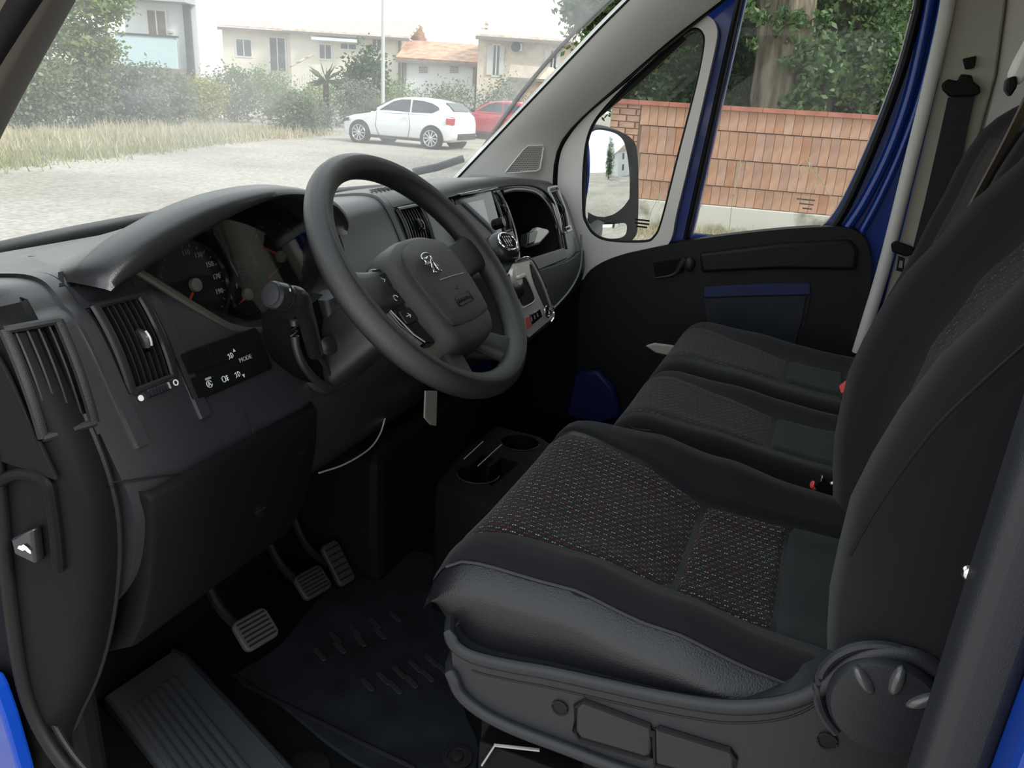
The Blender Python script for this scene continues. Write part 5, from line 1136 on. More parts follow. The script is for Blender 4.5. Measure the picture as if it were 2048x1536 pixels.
# hedge seen through the left of the windscreen, each shrub of it
GRP = 'shrubs along the far edge of the lot'
for i, (x, yb, yt, w_, m, n, sz, lb) in enumerate([
    (-60, 262, 130, 150, L_HEDGE, 2600, 0.15, 'leafy green shrub at the left edge of the windscreen view'),
    (55, 258, 140, 150, L_HEDGE, 2600, 0.15, 'rounded green shrub second from the left edge of the windscreen'),
    (155, 256, 132, 150, L_HEDGE, 2600, 0.15, 'green shrub in front of the low roof beside the balcony house'),
    (245, 254, 142, 130, L_GREY, 2400, 0.15, 'grey green shrub below the balcony'),
    (330, 250, 148, 120, L_HEDGE, 2200, 0.15, 'green shrub below the dark downpipe'),
    (300, 256, 190, 110, L_GREY, 1500, 0.12, 'low silvery shrub in front of the hedge'),
    (412, 246, 158, 85, L_YEL, 2000, 0.13, 'yellow flowering shrub in the middle of the hedge'),
    (470, 244, 146, 110, L_HEDGE, 2200, 0.14, 'green shrub right of the yellow one'),
    (540, 240, 150, 100, L_BR, 1800, 0.14, 'light green shrub below the house doorway'),
    (645, 232, 168, 90, L_BR, 1600, 0.14, 'bright round shrub left of the white car'),
    (590, 268, 196, 105, L_HEDGE, 2200, 0.13, 'dark bushy shrub standing closer left of the white car'),
    (640, 262, 215, 80, L_GREY, 1300, 0.12, 'low grey shrub at the nose of the white car'),
    (715, 256, 172, 95, L_GREY, 1700, 0.13, 'pale shrub left of the street lamp'),
    (800, 262, 176, 110, L_BR, 1700, 0.13, 'pale green shrub behind the white car roof'),
    (900, 268, 178, 130, L_HEDGE, 1800, 0.13, 'green shrub between the white and the red car'),
    (1010, 272, 165, 120, L_GREY, 1700, 0.13, 'hazy shrub behind the red car')]):
    bush('shrub', lb, x, yb, yt - 8, w_ * 1.08, m, int(n * 1.9), sz * 0.95, GRP, 0.7, 20 + i)
def far_bush(nm, lb, x, yb, yt, w_, D, m, n, sz, seed, cat='bush'): return bush(nm, lb, x, yb, yt, w_, m, n, sz, None, 0.8, seed, cat, dist=D)
far_bush('garden_bush', 'large round bush in front of the long house', 735, 185, 97, 105, 40, L_DK, 3600, 0.24, 51)
pm = far(652, 180, 40); pm.z = GZ
palm = empty('fan_palm', 'small spiky palm left of the large round bush', 'palm', loc=pm)
pz = far(652, 160, 40).z - GZ
obj('trunk', tube([V((0, 0, 0)), V((0, 0, pz))], 0.14, 8), BARK_D, palm)
rng = random.Random(4)
for k in range(26):
    a = rng.random() * 6.3; el = rng.uniform(-0.5, 1.3); d = V((math.cos(a) * math.cos(el), math.sin(a) * math.cos(el), math.sin(el))); s_ = d.orthogonal() * 0.09
    b_ = V((0, 0, pz)); obj('frond', ([b_ - s_ * 0.3, b_ + d * 0.5 + s_, b_ + d * 1.0, b_ + d * 0.5 - s_], [(0, 1, 2, 3)]), L_DK, palm, smooth=None, fix=False)
# grass verge in front of the hedge
def grass(nm, label, poly, n, h, m, seed, parent=None):
    rng = random.Random(seed); vs, fs = [], []
    a, b, c, d = [gnd(*q) for q in poly]; clumps = []
    for k in range(max(12, n // 26)):
        u, v = rng.random(), rng.random(); clumps.append(((a + (b - a) * u) * (1 - v) + (d + (c - d) * u) * v, rng.uniform(0.4, 1.25)))
    for k in range(n):
        cpos, ch = clumps[k % len(clumps)]
        p = cpos + V((rng.gauss(0, 0.28), rng.gauss(0, 0.28), 0)); p.z = GZ
        l = h * ch * rng.uniform(0.5, 1.2); t = rng.random() * 6.3; wd = V((math.cos(t), math.sin(t), 0)) * 0.014; bend = V((rng.gauss(0, 0.35), rng.gauss(0, 0.35), 1)).normalized() * l
        i = len(vs); vs += [p - wd, p + wd, p + bend]; fs.append((i, i + 1, i + 2))
    return obj(nm, (vs, fs), m, parent, smooth=None, fix=False, label=label, cat='grass', kind='stuff')
grass('dry_grass', 'tall straw coloured grass along the foot of the hedge', [(-120, 330), (640, 272), (640, 258), (-120, 262)], 9000, 0.40, GRASS, 61)
grass('green_grass', 'short yellow green grass on the near verge', [(-160, 362), (330, 300), (560, 268), (-120, 285)], 8000, 0.22, GRASS_G, 62)
# tree at the upper left and the one beside the right end of the windscreen
tree('leafy_tree', 'backlit leafy tree at the top left of the windscreen', 60, 255, 25, 3.6, 0.16, [(70, 60, 80, 0), (150, 40, 75, 0.5), (180, 95, 45, 0), (30, 100, 70, 0.3), (80, -40, 110, 0.8), (200, -10, 50, 0)], L_BR, 0.16, None, 71, n_leaf=1900)
tree('leafy_tree', 'leafy branch end hanging over the right of the windscreen', 1330, 300, 16, 3.5, 0.15, [(1200, 20, 55, 0), (1165, 5, 35, -0.5), (1240, 5, 60, 0.5), (1225, 65, 25, 0), (1290, -30, 80, 0.5)], L_IVY, 0.13, None, 72, n_leaf=1500)

# ------------------------------------------------------------------ brick garden wall
def fh(x, y, D): return far(x, y, D)
WL0 = fh(1212, 330, 11.3); WL1 = fh(1770, 350, 10.5); WD = V((WL1.x - WL0.x, WL1.y - WL0.y, 0)).normalized(); WNn = V((-WD.y, WD.x, 0))
if WNn.dot(FH) > 0: WNn = -WNn
WP = V((WL0.x, WL0.y, 0))
def wz(y): return on(1276, y, WP, WNn).z
def ws_(x, y=300): return (on(x, y, WP, WNn) - WP).dot(WD)
wallE = empty('garden_wall', 'terracotta tile garden wall with a red coping beside the lot', 'wall', loc=(WP.x, WP.y, GZ))
MWL = Matrix(((WD.x, WNn.x, 0, 0), (WD.y, WNn.y, 0, 0), (0, 0, 1, 0), (0, 0, 0, 1)))     # x along, y towards the van, z up
LEN = 9.0
def wbox(s0, s1, d0, d1, z0, z1): return box2((s0, d0, z0 - GZ), (s1, d1, z1 - GZ))
TC = []
for i, c in enumerate([(0.50, 0.29, 0.205), (0.475, 0.265, 0.18), (0.52, 0.315, 0.225), (0.45, 0.235, 0.155), (0.50, 0.31, 0.235), (0.44, 0.265, 0.20)]):
    TC.append(mat('terracotta_%s' % 'abcdef'[i], c, 0.9, spec=0.15, var=0.14, vscale=3.5, detail=5, bump=0.3, bscale=30))
MORT = mat('mortar', (0.46, 0.33, 0.26), 0.95); COPE = mat('coping_red', (0.43, 0.16, 0.115), 0.85, var=0.15, vscale=4); PLAS = mat('old_plaster', (0.66, 0.63, 0.58), 0.95, col2=(0.30, 0.27, 0.21), vscale=1.6, detail=4)
for e_, q_ in zip(PLAS.node_tree.nodes['Color Ramp'].color_ramp.elements, (0.47, 0.55)): e_.position = q_
zz = [wz(209), wz(250), wz(306), wz(359), wz(397)]; zc0 = wz(200)
obj('wall_core', wbox(0.0, LEN, -0.22, -0.012, GZ, zz[0]), MORT, wallE, smooth=None, M=MWL)
obj('plaster_base', wbox(0.0, LEN, -0.02, 0.05, GZ, zz[4]), PLAS, wallE, smooth=None, M=MWL, bevel=0.015)
s_end = ws_(1274); rng = random.Random(9)
TW = 0.118
tile_me = {}
def tile(kind, w_, h_, d_):
    k = (kind, round(w_, 3), round(h_, 3))
    if k not in tile_me:
        o = obj('tile', box((0, 0, 0), (w_, d_, h_)), None, None, smooth=None, M=MWL.to_3x3().to_4x4()); tile_me[k] = o.data; bpy.data.objects.remove(o)
    return tile_me[k]
def put(nm, me, m, s, d, z):
    o = bpy.data.objects.new(nm, me); link(o, wallE); o.location = MWL @ V((s, d, z - GZ))
    if not me.materials: me.materials.append(m)
    o.material_slots[0].link = 'OBJECT'; o.material_slots[0].material = m
    return o
for r_ in range(4):
    z1, z0 = zz[r_], zz[r_ + 1]; s = s_end + (0.0, 0.03, 0.06, 0.02)[r_]
    while s < LEN - TW:
        pr_ = (0.030, 0.020, 0.010, 0.0)[r_] + rng.uniform(-0.002, 0.002)
        put('tile', tile('t', TW - 0.005, z1 - z0 - 0.012, 0.03), TC[rng.choice((0, 0, 0, 1, 2, 2, 3, 4, 5))], s + TW / 2, pr_, (z0 + z1) / 2 + 0.004); s += TW
zb_, row = zz[4], 0
while zb_ < zz[0] - 0.05:                                   # plain bricks at the end of the wall
    s = -0.10 * (row % 2)
    while s < s_end - 0.02:
        a, b = max(0, s), min(s_end - 0.006, s + 0.215)
        if b - a > 0.05: put('brick', tile('b', b - a - 0.012, 0.073, 0.04), TC[rng.choice((0, 2, 4, 2))], (a + b) / 2, 0.0, zb_ + 0.042)
        s += 0.225
    zb_ += 0.085; row += 1
s = -0.03
while s < LEN:
    put('coping_tile', tile('c', 0.40, zc0 - zz[0], 0.34), COPE, s + 0.2, -0.09, (zc0 + zz[0]) / 2); s += 0.405
# dry weeds at the foot of the wall
wa = WP + WD * 0.2 + WNn * 0.6; wb_ = WP + WD * LEN + WNn * 0.6
rng = random.Random(12); vs, fs = [], []
for k in range(5200):
    s, d = rng.uniform(-0.5, LEN), abs(rng.gauss(0, 0.55)) + 0.08; p = WP + WD * s + WNn * d; p.z = GZ
    l = rng.uniform(0.05, 0.30); wd = V((rng.gauss(0, 1), rng.gauss(0, 1), 0)).normalized() * 0.006; q = V((rng.gauss(0, 0.5), rng.gauss(0, 0.5), 1)).normalized() * l
    i = len(vs); vs += [p - wd, p + wd, p + q]; fs.append((i, i + 1, i + 2))
obj('wall_weeds', (vs, fs), GRASS, smooth=None, fix=False, label='low dry weeds along the foot of the garden wall', cat='weeds', kind='stuff')
def stalk(label, L, D, seed):
    rng = random.Random(seed); b = far(L[0][0], L[0][1], D); b.z = GZ
    P = [far(x, y, D) for x, y in L]; P = [b] + P if P[0].z > GZ + 0.02 else P
    e = empty('grass_stalk', label, 'grass stalk', 'tall oat stalks before the wall', loc=P[0]); pts = [p - P[0] for p in cr(P, 5)]
    obj('stem', tube(pts, 0.0035, 5), GRASS, e)
    for k in range(14):
        q = pts[-1 - (k // 2)] + V((rng.gauss(0, 0.05), rng.gauss(0, 0.05), rng.gauss(-0.02, 0.04))); a = pts[-1 - (k // 2)]
        obj('seed_head', ([a, q + V((0.006, 0.004, 0.01)), q + V((0, 0, -0.03)), q - V((0.006, 0.004, -0.01))], [(0, 1, 2, 3)]), GRASS, e, smooth=None, fix=False)
stalk('upright oat stalk left of the window centre', [(1457, 470), (1465, 400), (1476, 350), (1484, 326)], 7.5, 1)
stalk('bent oat stalk with drooping head near the rear of the glass', [(1670, 430), (1655, 385), (1632, 345), (1610, 316)], 7.0, 2)
stalk('small oat stalk seen through the quarter window', [(1295, 470), (1302, 425), (1318, 390), (1305, 370)], 8.0, 3)
# trees behind the wall
TG = 'trees behind the garden wall'
big = tree('old_tree', 'thick trunked ivy clad tree behind the garden wall', 1562, 330, 13.6, 6.5, 0.46, [(1420, -60, 130, 1.0), (1560, -160, 170, 1.5), (1700, -60, 130, 1.5), (1480, -200, 150, 3.0), (1750, -220, 170, 3)], L_IVY, 0.12, TG, 81, lean=-0.75, bark=BARK, n_leaf=3600)
ivy = [leaves(random.Random(90 + i), far(x, y, 13.0) - big.location, (r_ * 13 / 1640,) * 3, n_, 0.13) for i, (x, y, r_, n_) in enumerate([(1572, 40, 24, 130), (1583, 110, 22, 120), (1505, 80, 12, 40), (1612, 160, 28, 300), (1592, 210, 24, 160), (1640, 175, 40, 420), (1655, 120, 45, 420), (1630, 60, 40, 320), (1510, 20, 25, 120)])]
obj('ivy', join(*ivy), L_IVY, big, smooth=None, fix=False)
for i, (x, D, m, lb, bl) in enumerate([
    (1290, 14.5, L_DK, 'dark tree behind the left end of the garden wall', [(1230, 130, 75, 0), (1300, 90, 80, 0), (1340, 160, 70, 0), (1380, 60, 90, 0.5), (1270, 180, 55, -0.5), (1330, 0, 110, 1), (1270, 40, 80, 2)]),
    (1460, 15.5, L_DK, 'dark green tree left of the thick trunk', [(1440, 170, 60, 0), (1470, 100, 70, 0), (1400, 140, 70, 0.5), (1460, 30, 80, 0.5), (1430, 200, 50, -1.0), (1500, 200, 60, 0)]),
    (1730, 15.0, L_DK, 'dense dark tree at the rear of the door glass', [(1690, 180, 60, 0), (1750, 150, 80, 0), (1720, 60, 90, 0.5), (1800, 60, 90, 0.5), (1660, 80, 70, 1), (1780, 210, 60, -0.5), (1660, 215, 45, 0), (1820, 140, 80, 0), (1740, -20, 110, 1)]),
    (1890, 17.0, L_DK, 'tall dark tree hidden partly by the blue door frame', [(1860, 90, 110, 0), (1900, -40, 160, 0.5), (1850, 190, 80, 0), (1960, 130, 140, 0), (1800, -120, 150, 1)]),
    (1560, 18.5, L_DK, 'background tree behind the thick trunk', [(1560, 120, 120, 0), (1480, 60, 110, 0), (1640, 40, 120, 0), (1700, 150, 100, 0), (1400, 120, 100, 0), (1560, -60, 160, 0), (1330, 140, 100, 0), (1300, 60, 110, 0)]),
    (1620, 14.2, L_IVY, 'lighter leaved tree right of the thick trunk', [(1700, 20, 55, 0), (1740, 100, 50, -0.3), (1770, 30, 60, 0), (1720, 170, 45, 0), (1690, 130, 40, -0.3)])]):
    tree('tree', lb, x, 330, D, 4.2, 0.16, bl, m, 0.115, TG, 100 + i, n_leaf=3300 if m is L_DK else 1700)
# ------------------------------------------------------------------ houses beyond the hedge
TILE = mat('roof_tile', (0.66, 0.53, 0.46), 0.9, var=0.2, vscale=3); TILE_O = mat('roof_tile_orange', (0.62, 0.38, 0.26), 0.9, var=0.25, vscale=2)
for t_ in (TILE, TILE_O):                                   # tile courses far too small to build: rows in the material
    nt = t_.node_tree; p = nt.nodes['Principled BSDF']; tc = nt.nodes.new('ShaderNodeTexCoord'); wv = nt.nodes.new('ShaderNodeTexWave'); wv.inputs['Scale'].default_value = 1.1; wv.bands_direction = 'Z'
    nt.links.new(tc.outputs['Object'], wv.inputs['Vector']); bm_ = nt.nodes.new('ShaderNodeBump'); bm_.inputs['Distance'].default_value = 0.08; nt.links.new(wv.outputs['Fac'], bm_.inputs['Height']); nt.links.new(bm_.outputs[0], p.inputs['Normal'])
WALL_W = mat('white_render', (0.72, 0.74, 0.75), 0.9); WALL_C = mat('cream_render', (0.74, 0.69, 0.60), 0.9); WALL_B = mat('pale_brick', (0.62, 0.54, 0.45), 0.9, var=0.1, vscale=3)
EAVE = mat('eave_shade', (0.20, 0.18, 0.17), 0.9); PANE = mat('house_pane', (0.10, 0.11, 0.12), 0.15, spec=0.6); BALC = mat('balcony_blue', (0.50, 0.64, 0.68), 0.8); SHUT = mat('shutter', (0.55, 0.56, 0.54), 0.8); PIPE = mat('downpipe', (0.06, 0.07, 0.08), 0.6); FRAMEW = mat('frame_white', (0.7, 0.7, 0.68), 0.7)  # EAVE: shade under the eaves as colour, plain dark on drains and slabs
class House:
    def __init__(s, nm, label, D, x, yaw=0):
        s.D = D; g = far(x, 170, D); s.o = V((g.x, g.y, GZ)); s.e = empty(nm, label, 'house', loc=s.o, rot=(0, 0, 0))
        s.M = Matrix(((RH.x, FH.x, 0, 0), (RH.y, FH.y, 0, 0), (0, 0, 1, 0), (0, 0, 0, 1)))
    def sz(s, x, y): p = far(x, y, s.D) - s.o; return p.dot(RH), p.z
    def rect(s, x0, y0, x1, y1):
        "photo rectangle -> (s0, s1, z0, z1) on the front of the house"
        xm, ym = (x0 + x1) / 2, (y0 + y1) / 2
        a, b = s.sz(x0, ym)[0], s.sz(x1, ym)[0]; return a, b, s.sz(xm, y1)[1], s.sz(xm, y0)[1]
    def blk(s, nm, r, d0, d1, m, parent=None, bevel=0): return obj(nm, box2((r[0], d0, r[2]), (r[1], d1, r[3])), m, parent or s.e, smooth=None, M=s.M, bevel=bevel)
    def wall(s, x0, y0, x1, depth, m, d0=0.0, nm='wall'):
        a, b, _, z1 = s.rect(x0, y0, x1, y0); return s.blk(nm, (a, b, 0, z1), d0, d0 + depth, m)
    def window(s, x0, y0, x1, y1, d0=0.0, m=PANE, nm='window', fr=0.10):
        r = s.rect(x0, y0, x1, y1); f = s.blk(nm, (r[0] - fr, r[1] + fr, r[2] - fr, r[3] + fr), d0 - 0.05, d0, FRAMEW); s.blk('pane', r, d0 - 0.07, d0 - 0.04, m, f)
        s.blk('mullion', ((r[0] + r[1]) / 2 - 0.03, (r[0] + r[1]) / 2 + 0.03, r[2], r[3]), d0 - 0.09, d0 - 0.06, FRAMEW, f); return f
    def roof(s, x0, x1, ye, yr, d0, depth, m, over=0.6, nm='roof'):
        a, b, ze, _ = s.rect(x0, ye, x1, ye); zr = ze + (s.sz((x0 + x1) / 2, yr)[1] - s.sz((x0 + x1) / 2, ye)[1]); d1 = d0 + depth / 2; t = 0.18
        L = lambda x: [V((x, d0 - over, ze)), V((x, d1, zr)), V((x, d0 + depth + over, ze)), V((x, d0 + depth + over, ze - t)), V((x, d1, zr - t - 0.05)), V((x, d0 - over, ze - t))]
        o = obj(nm, loft([L(a - 0.3), L(b + 0.3)]), m, s.e, smooth=None, M=s.M)
        s.blk('gutter', (a - 0.3, b + 0.3, ze - t - 0.10, ze - t + 0.06), d0 - over - 0.08, d0 - over + 0.04, EAVE, o); return o  # dark strip, gutter and painted eave shade in one
h1 = House('house', 'white house with a pale blue balcony and dark downpipe', 36, 320)
a, b, _, z1 = h1.rect(238, -60, 386, -60); k_ = h1.rect(386, 60, 410, 60)
fpz = [V((a, 0, 0)), V((b, 0, 0)), V((k_[1], 1.4, 0)), V((k_[1] - 2.8, 8, 0)), V((a - 3, 8, 0))]
obj('wall', prism(fpz, (0, 0, z1)), WALL_W, h1.e, smooth=None, M=h1.M)
bal = h1.blk('balcony', h1.rect(258, 74, 374, 136), -1.1, -1.0, BALC); r = h1.rect(254, 136, 376, 146); h1.blk('balcony_slab', r, -1.15, 0, EAVE, bal); r = h1.rect(256, 72, 376, 76); h1.blk('rail', r, -1.15, -0.95, PIPE, bal)
h1.window(298, 22, 332, 80, m=mat('brown_shutter', (0.20, 0.15, 0.13), 0.7), nm='balcony_door')
a, b, z0, z1 = h1.rect(372, -60, 384, 150); h1.blk('downpipe', ((a + b) / 2 - 0.13, (a + b) / 2 + 0.13, 0, 9), -0.25, -0.05, PIPE)
h1.blk('upper_balcony', h1.rect(250, -20, 390, 6), -1.1, 0, mat('soffit', (0.45, 0.47, 0.48), 0.9)); h1.window(262, 140, 330, 152, nm='lower_window')
h1.blk('wall_lamp', h1.rect(338, 63, 347, 66), -0.2, 0, TILE)
h0 = House('house', 'low pale building behind the left hedge', 44, 130); h0.wall(40, 118, 236, 6, WALL_W); h0.roof(34, 240, 121, 104, 0, 6, TILE)
h2 = House('house', 'long cream house with a tiled roof and an outside stair', 52, 600)
h2.wall(425, 48, 584, 8, WALL_C, 1.5); h2.wall(580, 62, 804, 9, WALL_C, 0.0, 'front_wall')
h2.roof(416, 600, 52, 14, 1.5, 8, TILE); h2.roof(580, 812, 66, 22, 0, 9, TILE)
h2.window(457, 76, 486, 109, 1.5); h2.window(526, 73, 556, 140, 1.5, nm='porch_door'); h2.window(640, 90, 662, 117, 0); h2.window(746, 80, 762, 100, 0); h2.window(682, 88, 712, 98, 0)
for k in range(9):
    x, y = 598 + k * 5, 166 - k * 4.4; h2.blk('stair_step', h2.rect(x, y, x + 6, y + 30), -1.6, -0.4, WALL_C)
a, b, z0, z1 = h2.rect(595, 124, 642, 168); o_ = obj('stair_rail', tube([h2.M @ V((a, -1.7, z0 + 0.9)), h2.M @ V((b, -1.7, z1 + 0.4))], 0.06, 6), TILE, h2.e)
h2.blk('canopy', h2.rect(630, 78, 718, 84), -0.9, 0, WALL_W); h2.blk('drain', h2.rect(797, 70, 801, 170), -0.12, 0, EAVE)
h3 = House('house', 'low white annex with an orange tiled roof and louvred vents', 50, 880)
h3.wall(808, 118, 952, 6, WALL_W); h3.roof(804, 948, 120, 74, 0, 9, TILE_O, 0.5)
for x in (838, 900):
    r = h3.rect(x, 133, x + 17, 146); v = h3.blk('louvre_vent', r, -0.06, 0, SHUT)
    for k in range(4): h3.blk('louvre', (r[0], r[1], r[2] + (r[3] - r[2]) * (k + 0.15) / 4, r[2] + (r[3] - r[2]) * (k + 0.55) / 4), -0.10, -0.05, EAVE, v)
h3.blk('drain', h3.rect(809, 126, 812, 172), -0.12, 0, EAVE); h3.blk('drain', h3.rect(946, 130, 949, 172), -0.12, 0, EAVE)
h4 = House('house', 'pale brick house with shutters and an air conditioner box', 46, 1050)
h4.wall(957, 74, 1150, 8, WALL_B); h4.roof(964, 1160, 76, 42, 0, 9, TILE, 0.7)
for x0, y0, x1, y1 in ((987, 91, 998, 150), (1101, 101, 1111, 152)):
    f = h4.window(x0, y0, x1, y1); h4.blk('shutter', h4.rect(x0 - 13, y0, x0 - 1, y1), -0.10, 0, SHUT, f); h4.blk('shutter', h4.rect(x1 + 1, y0, x1 + 10, y1), -0.10, 0, SHUT, f)
ac = h4.blk('air_conditioner', h4.rect(1023, 88, 1044, 102), -0.45, 0, FRAMEW); c_ = h4.sz(1032, 95)
obj('fan_grille', lathe([(0.26, 0), (0.26, 0.02)], 18, h4.M @ frame(V((c_[0], -0.47, c_[1])), (0, -1, 0))), PIPE, ac)
b_ = h4.blk('balcony', h4.rect(1020, 158, 1110, 164), -1.2, 0, EAVE); h4.blk('parapet', h4.rect(1020, 134, 1110, 158), -1.2, -1.1, WALL_B, b_)
h4.blk('chimney', h4.rect(966, 32, 972, 50), 2.0, 2.6, TILE)
# street lamp
lp_ = far(766, 200, 33); lp_.z = GZ; lamp = empty('street_lamp', 'slim pale street lamp post behind the white car', 'street lamp', loc=lp_)
obj('post', tube([V((0, 0, 0)), V((0, 0, 7.5))], [0.085, 0.055], 12), mat('galvanised', (0.55, 0.56, 0.56), 0.5, metal=0.3), lamp)
obj('lamp_head', ball((0.25, 0, 7.5), (0.35, 0.12, 0.08)), SHUT, lamp); obj('post_base', lathe([(0.16, 0), (0.16, 0.25), (0.10, 0.3)], 12), SHUT, lamp)
sg = far(1206, 165, 40); 
# ------------------------------------------------------------------ parked cars
CG = mat('car_glass', (0.035, 0.045, 0.05), 0.06, spec=0.7); TYRE = mat('tyre', (0.02, 0.02, 0.02), 0.9); ALLOY = mat('alloy', (0.62, 0.63, 0.64), 0.3, metal=0.7); DARKT = mat('car_trim', (0.015, 0.015, 0.016), 0.6); TAIL = mat('tail_lamp', (0.45, 0.02, 0.02), 0.2); CARW = mat('white_car_paint', (0.80, 0.82, 0.84), 0.2, coat=0.8); CARR = mat('red_car_paint', (0.50, 0.02, 0.035), 0.25, coat=0.8)
def car(nm, label, P, heading, paint, scale=1.0):
    e = empty(nm, label, 'car', 'parked cars', loc=P, rot=(0, 0, heading)); e.scale = (scale,) * 3
    B = [(1.99, .34, .56, .52), (1.95, .24, .64, .66), (1.80, .19, .74, .78), (1.50, .18, .82, .84), (1.0, .18, .90, .865), (.70, .18, .95, .87), (0, .18, .965, .87), (-.8, .18, .98, .87), (-1.4, .19, .99, .86), (-1.75, .22, .98, .82), (-1.93, .28, .93, .74), (-1.99, .36, .84, .62)]
    secs = []
    for x, zb, zt, hw in B:
        L = []
        for t, k in ((0, 0), (.72, 0), (.95, .08), (1.0, .30), (1.0, .55), (.985, .75), (.955, .90), (.86, .985), (.5, 1.02), (0, 1.03)): L.append(V((x, hw * t, zb + (zt - zb) * k)))
        L = L + [V((x, -p.y, p.z)) for p in reversed(L[1:-1])]; secs.append(L)
    body = obj('body', loft(secs), paint, e, smooth=50)
    G = [(.98, .88, .90, .70, .66), (.80, .92, 1.02, .755, .68), (.50, .93, 1.20, .775, .64), (.20, .94, 1.345, .785, .61), (-.15, .95, 1.41, .79, .595), (-.6, .95, 1.425, .79, .59), (-1.05, .95, 1.40, .785, .585), (-1.40, .95, 1.335, .775, .58), (-1.62, .95, 1.24, .76, .575), (-1.82, .95, 1.06, .74, .60), (-1.92, .93, .95, .70, .62)]
    secs = []
    for x, zb, zt, wb, wt in G:
        L = [V((x, wb, zb)), V((x, wb + (wt - wb) * .5, zb + (zt - zb) * .5)), V((x, wt + .02, zb + (zt - zb) * .88)), V((x, wt * .9, zb + (zt - zb) * .98)), V((x, 0, zt + .01))]
        secs.append(L + [V((x, -p.y, p.z)) for p in reversed(L[:-1])])
    gh = obj('cabin', loft(secs), paint, e, smooth=50)
    def gy(x, z):
        for (x1, b1, t1, w1, v1), (x2, b2, t2, w2, v2) in zip(G, G[1:]):
            if x1 >= x >= x2:
                k = (x1 - x) / (x1 - x2); zb = b1 + (b2 - b1) * k; zt = t1 + (t2 - t1) * k; wb = w1 + (w2 - w1) * k; wt = v1 + (v2 - v1) * k
                q = min(1, max(0, (z - zb) / max(.02, zt - zb))); return wb + (wt - wb) * min(q, .9)
        return .7
    for s in (-1, 1):
        for nmw, L in (('front_window', [(.60, 1.005), (.42, 1.12), (.16, 1.27), (-.10, 1.335), (-.42, 1.35), (-.46, 1.0)]), ('rear_window', [(-.52, 1.0), (-.49, 1.35), (-.85, 1.335), (-1.15, 1.28), (-1.36, 1.19), (-1.40, 1.12), (-1.2, 1.02)])):
            P_ = [V((x, s * (gy(x, z) + .004), z)) for x, z in L]; obj(nmw, prism(P_, (0, s * .012, 0)), CG, gh, smooth=None)
        for x in (1.23, -1.24):
            w_ = empty('wheel'); w_.parent = e; w_.location = (x, s * .80, .31)
            Mx = Matrix.Rotation(rad(-90 * s), 4, 'X')
            obj('arch', lathe([(.375, .0), (.375, .074)], 28, Mx), DARKT, w_, smooth=None); obj('tyre', lathe([(.22, .0), (.30, .0), (.315, .03), (.315, .10), (.295, .125), (.235, .125), (.225, .10)], 30, Mx, cap=False), TYRE, w_)
            obj('rim_dish', lathe([(.235, .085), (.235, .10)], 28, Mx), DARKT, w_, smooth=None)
            obj('rim_edge', tube([Mx @ V((.225 * math.cos(a), .225 * math.sin(a), .118)) for a in [k * math.pi / 14 for k in range(28)]], .016, 6, closed=True), ALLOY, w_)
            for k in range(10): obj('wheel_spoke', box((.115, 0, .108), (.23, .034, .03), Mx @ Matrix.Rotation(k * math.pi / 5, 4, 'Z')), ALLOY, w_, smooth=None)
            obj('wheel_hub', lathe([(.05, .10), (.05, .13), (.03, .14)], 14, Mx), ALLOY, w_)
        obj('door_mirror', ball((.66, s * .96, 1.02), (.09, .10, .07)), paint if s < 0 else DARKT, e)
        obj('tail_lamp', prism([V((x, s * y, z)) for x, y, z in ((-1.70, .835, .90), (-1.70, .835, .74), (-1.93, .745, .72), (-1.95, .70, .90))], (0, s * .02, .0)), TAIL, e, bevel=.01)
        obj('headlamp', prism([V((x, s * y, z)) for x, y, z in ((1.62, .83, .74), (1.62, .835, .64), (1.93, .69, .58), (1.93, .68, .66))], (0, s * .02, 0)), CG, e, bevel=.01)
        obj('sill_strip', tube([V((.88, s * .865, .25)), V((-.88, s * .865, .25))], .03, 6), DARKT, e)
        obj('door_gap', tube([V((.62, s * .872, .95)), V((.66, s * .874, .55)), V((.55, s * .872, .28))], .008, 5), DARKT, e); obj('door_gap', tube([V((-.48, s * .872, .97)), V((-.52, s * .874, .55)), V((-.45, s * .872, .28))], .008, 5), DARKT, e)
        obj('door_handle', box((-.34, s * .876, .84), (.17, .025, .03)), paint, e, bevel=.008)
    obj('windscreen', prism([V((x, y, z)) for x, y, z in ((.86, .60, .99), (.22, .52, 1.345), (.22, -.52, 1.345), (.86, -.60, .99))], (.03, 0, .03)), CG, gh, smooth=None)
    obj('rear_screen', prism([V((x, y, z)) for x, y, z in ((-1.50, .50, 1.31), (-1.79, .55, 1.10), (-1.79, -.55, 1.10), (-1.50, -.50, 1.31))], (-.04, 0, .02)), CG, gh, smooth=None)
    obj('rear_bumper', prism([V((-1.97, y, z)) for y, z in ((.60, .30), (.62, .48), (-.62, .48), (-.60, .30))], (-.03, 0, 0)), DARKT, e, bevel=.01)
    obj('number_plate', box((-1.985, 0, .70), (.03, .46, .10)), FRAMEW, e)
    return e
Pf, Pr = gnd(747, 284), gnd(890, 297); mid = (Pf + Pr) / 2; hd_ = Pf - Pr; sc_ = 0.5 * (hd_.length / 2.47 + 1.02)
car('parked_car', 'white three door hatchback parked facing left', mid, math.atan2(hd_.y, hd_.x), CARW, sc_)
Pq = gnd(998, 279); car('parked_car', 'red hatchback parked behind the white car', Pq, math.atan2(hd_.y, hd_.x) - 0.10, CARR, 1.08)
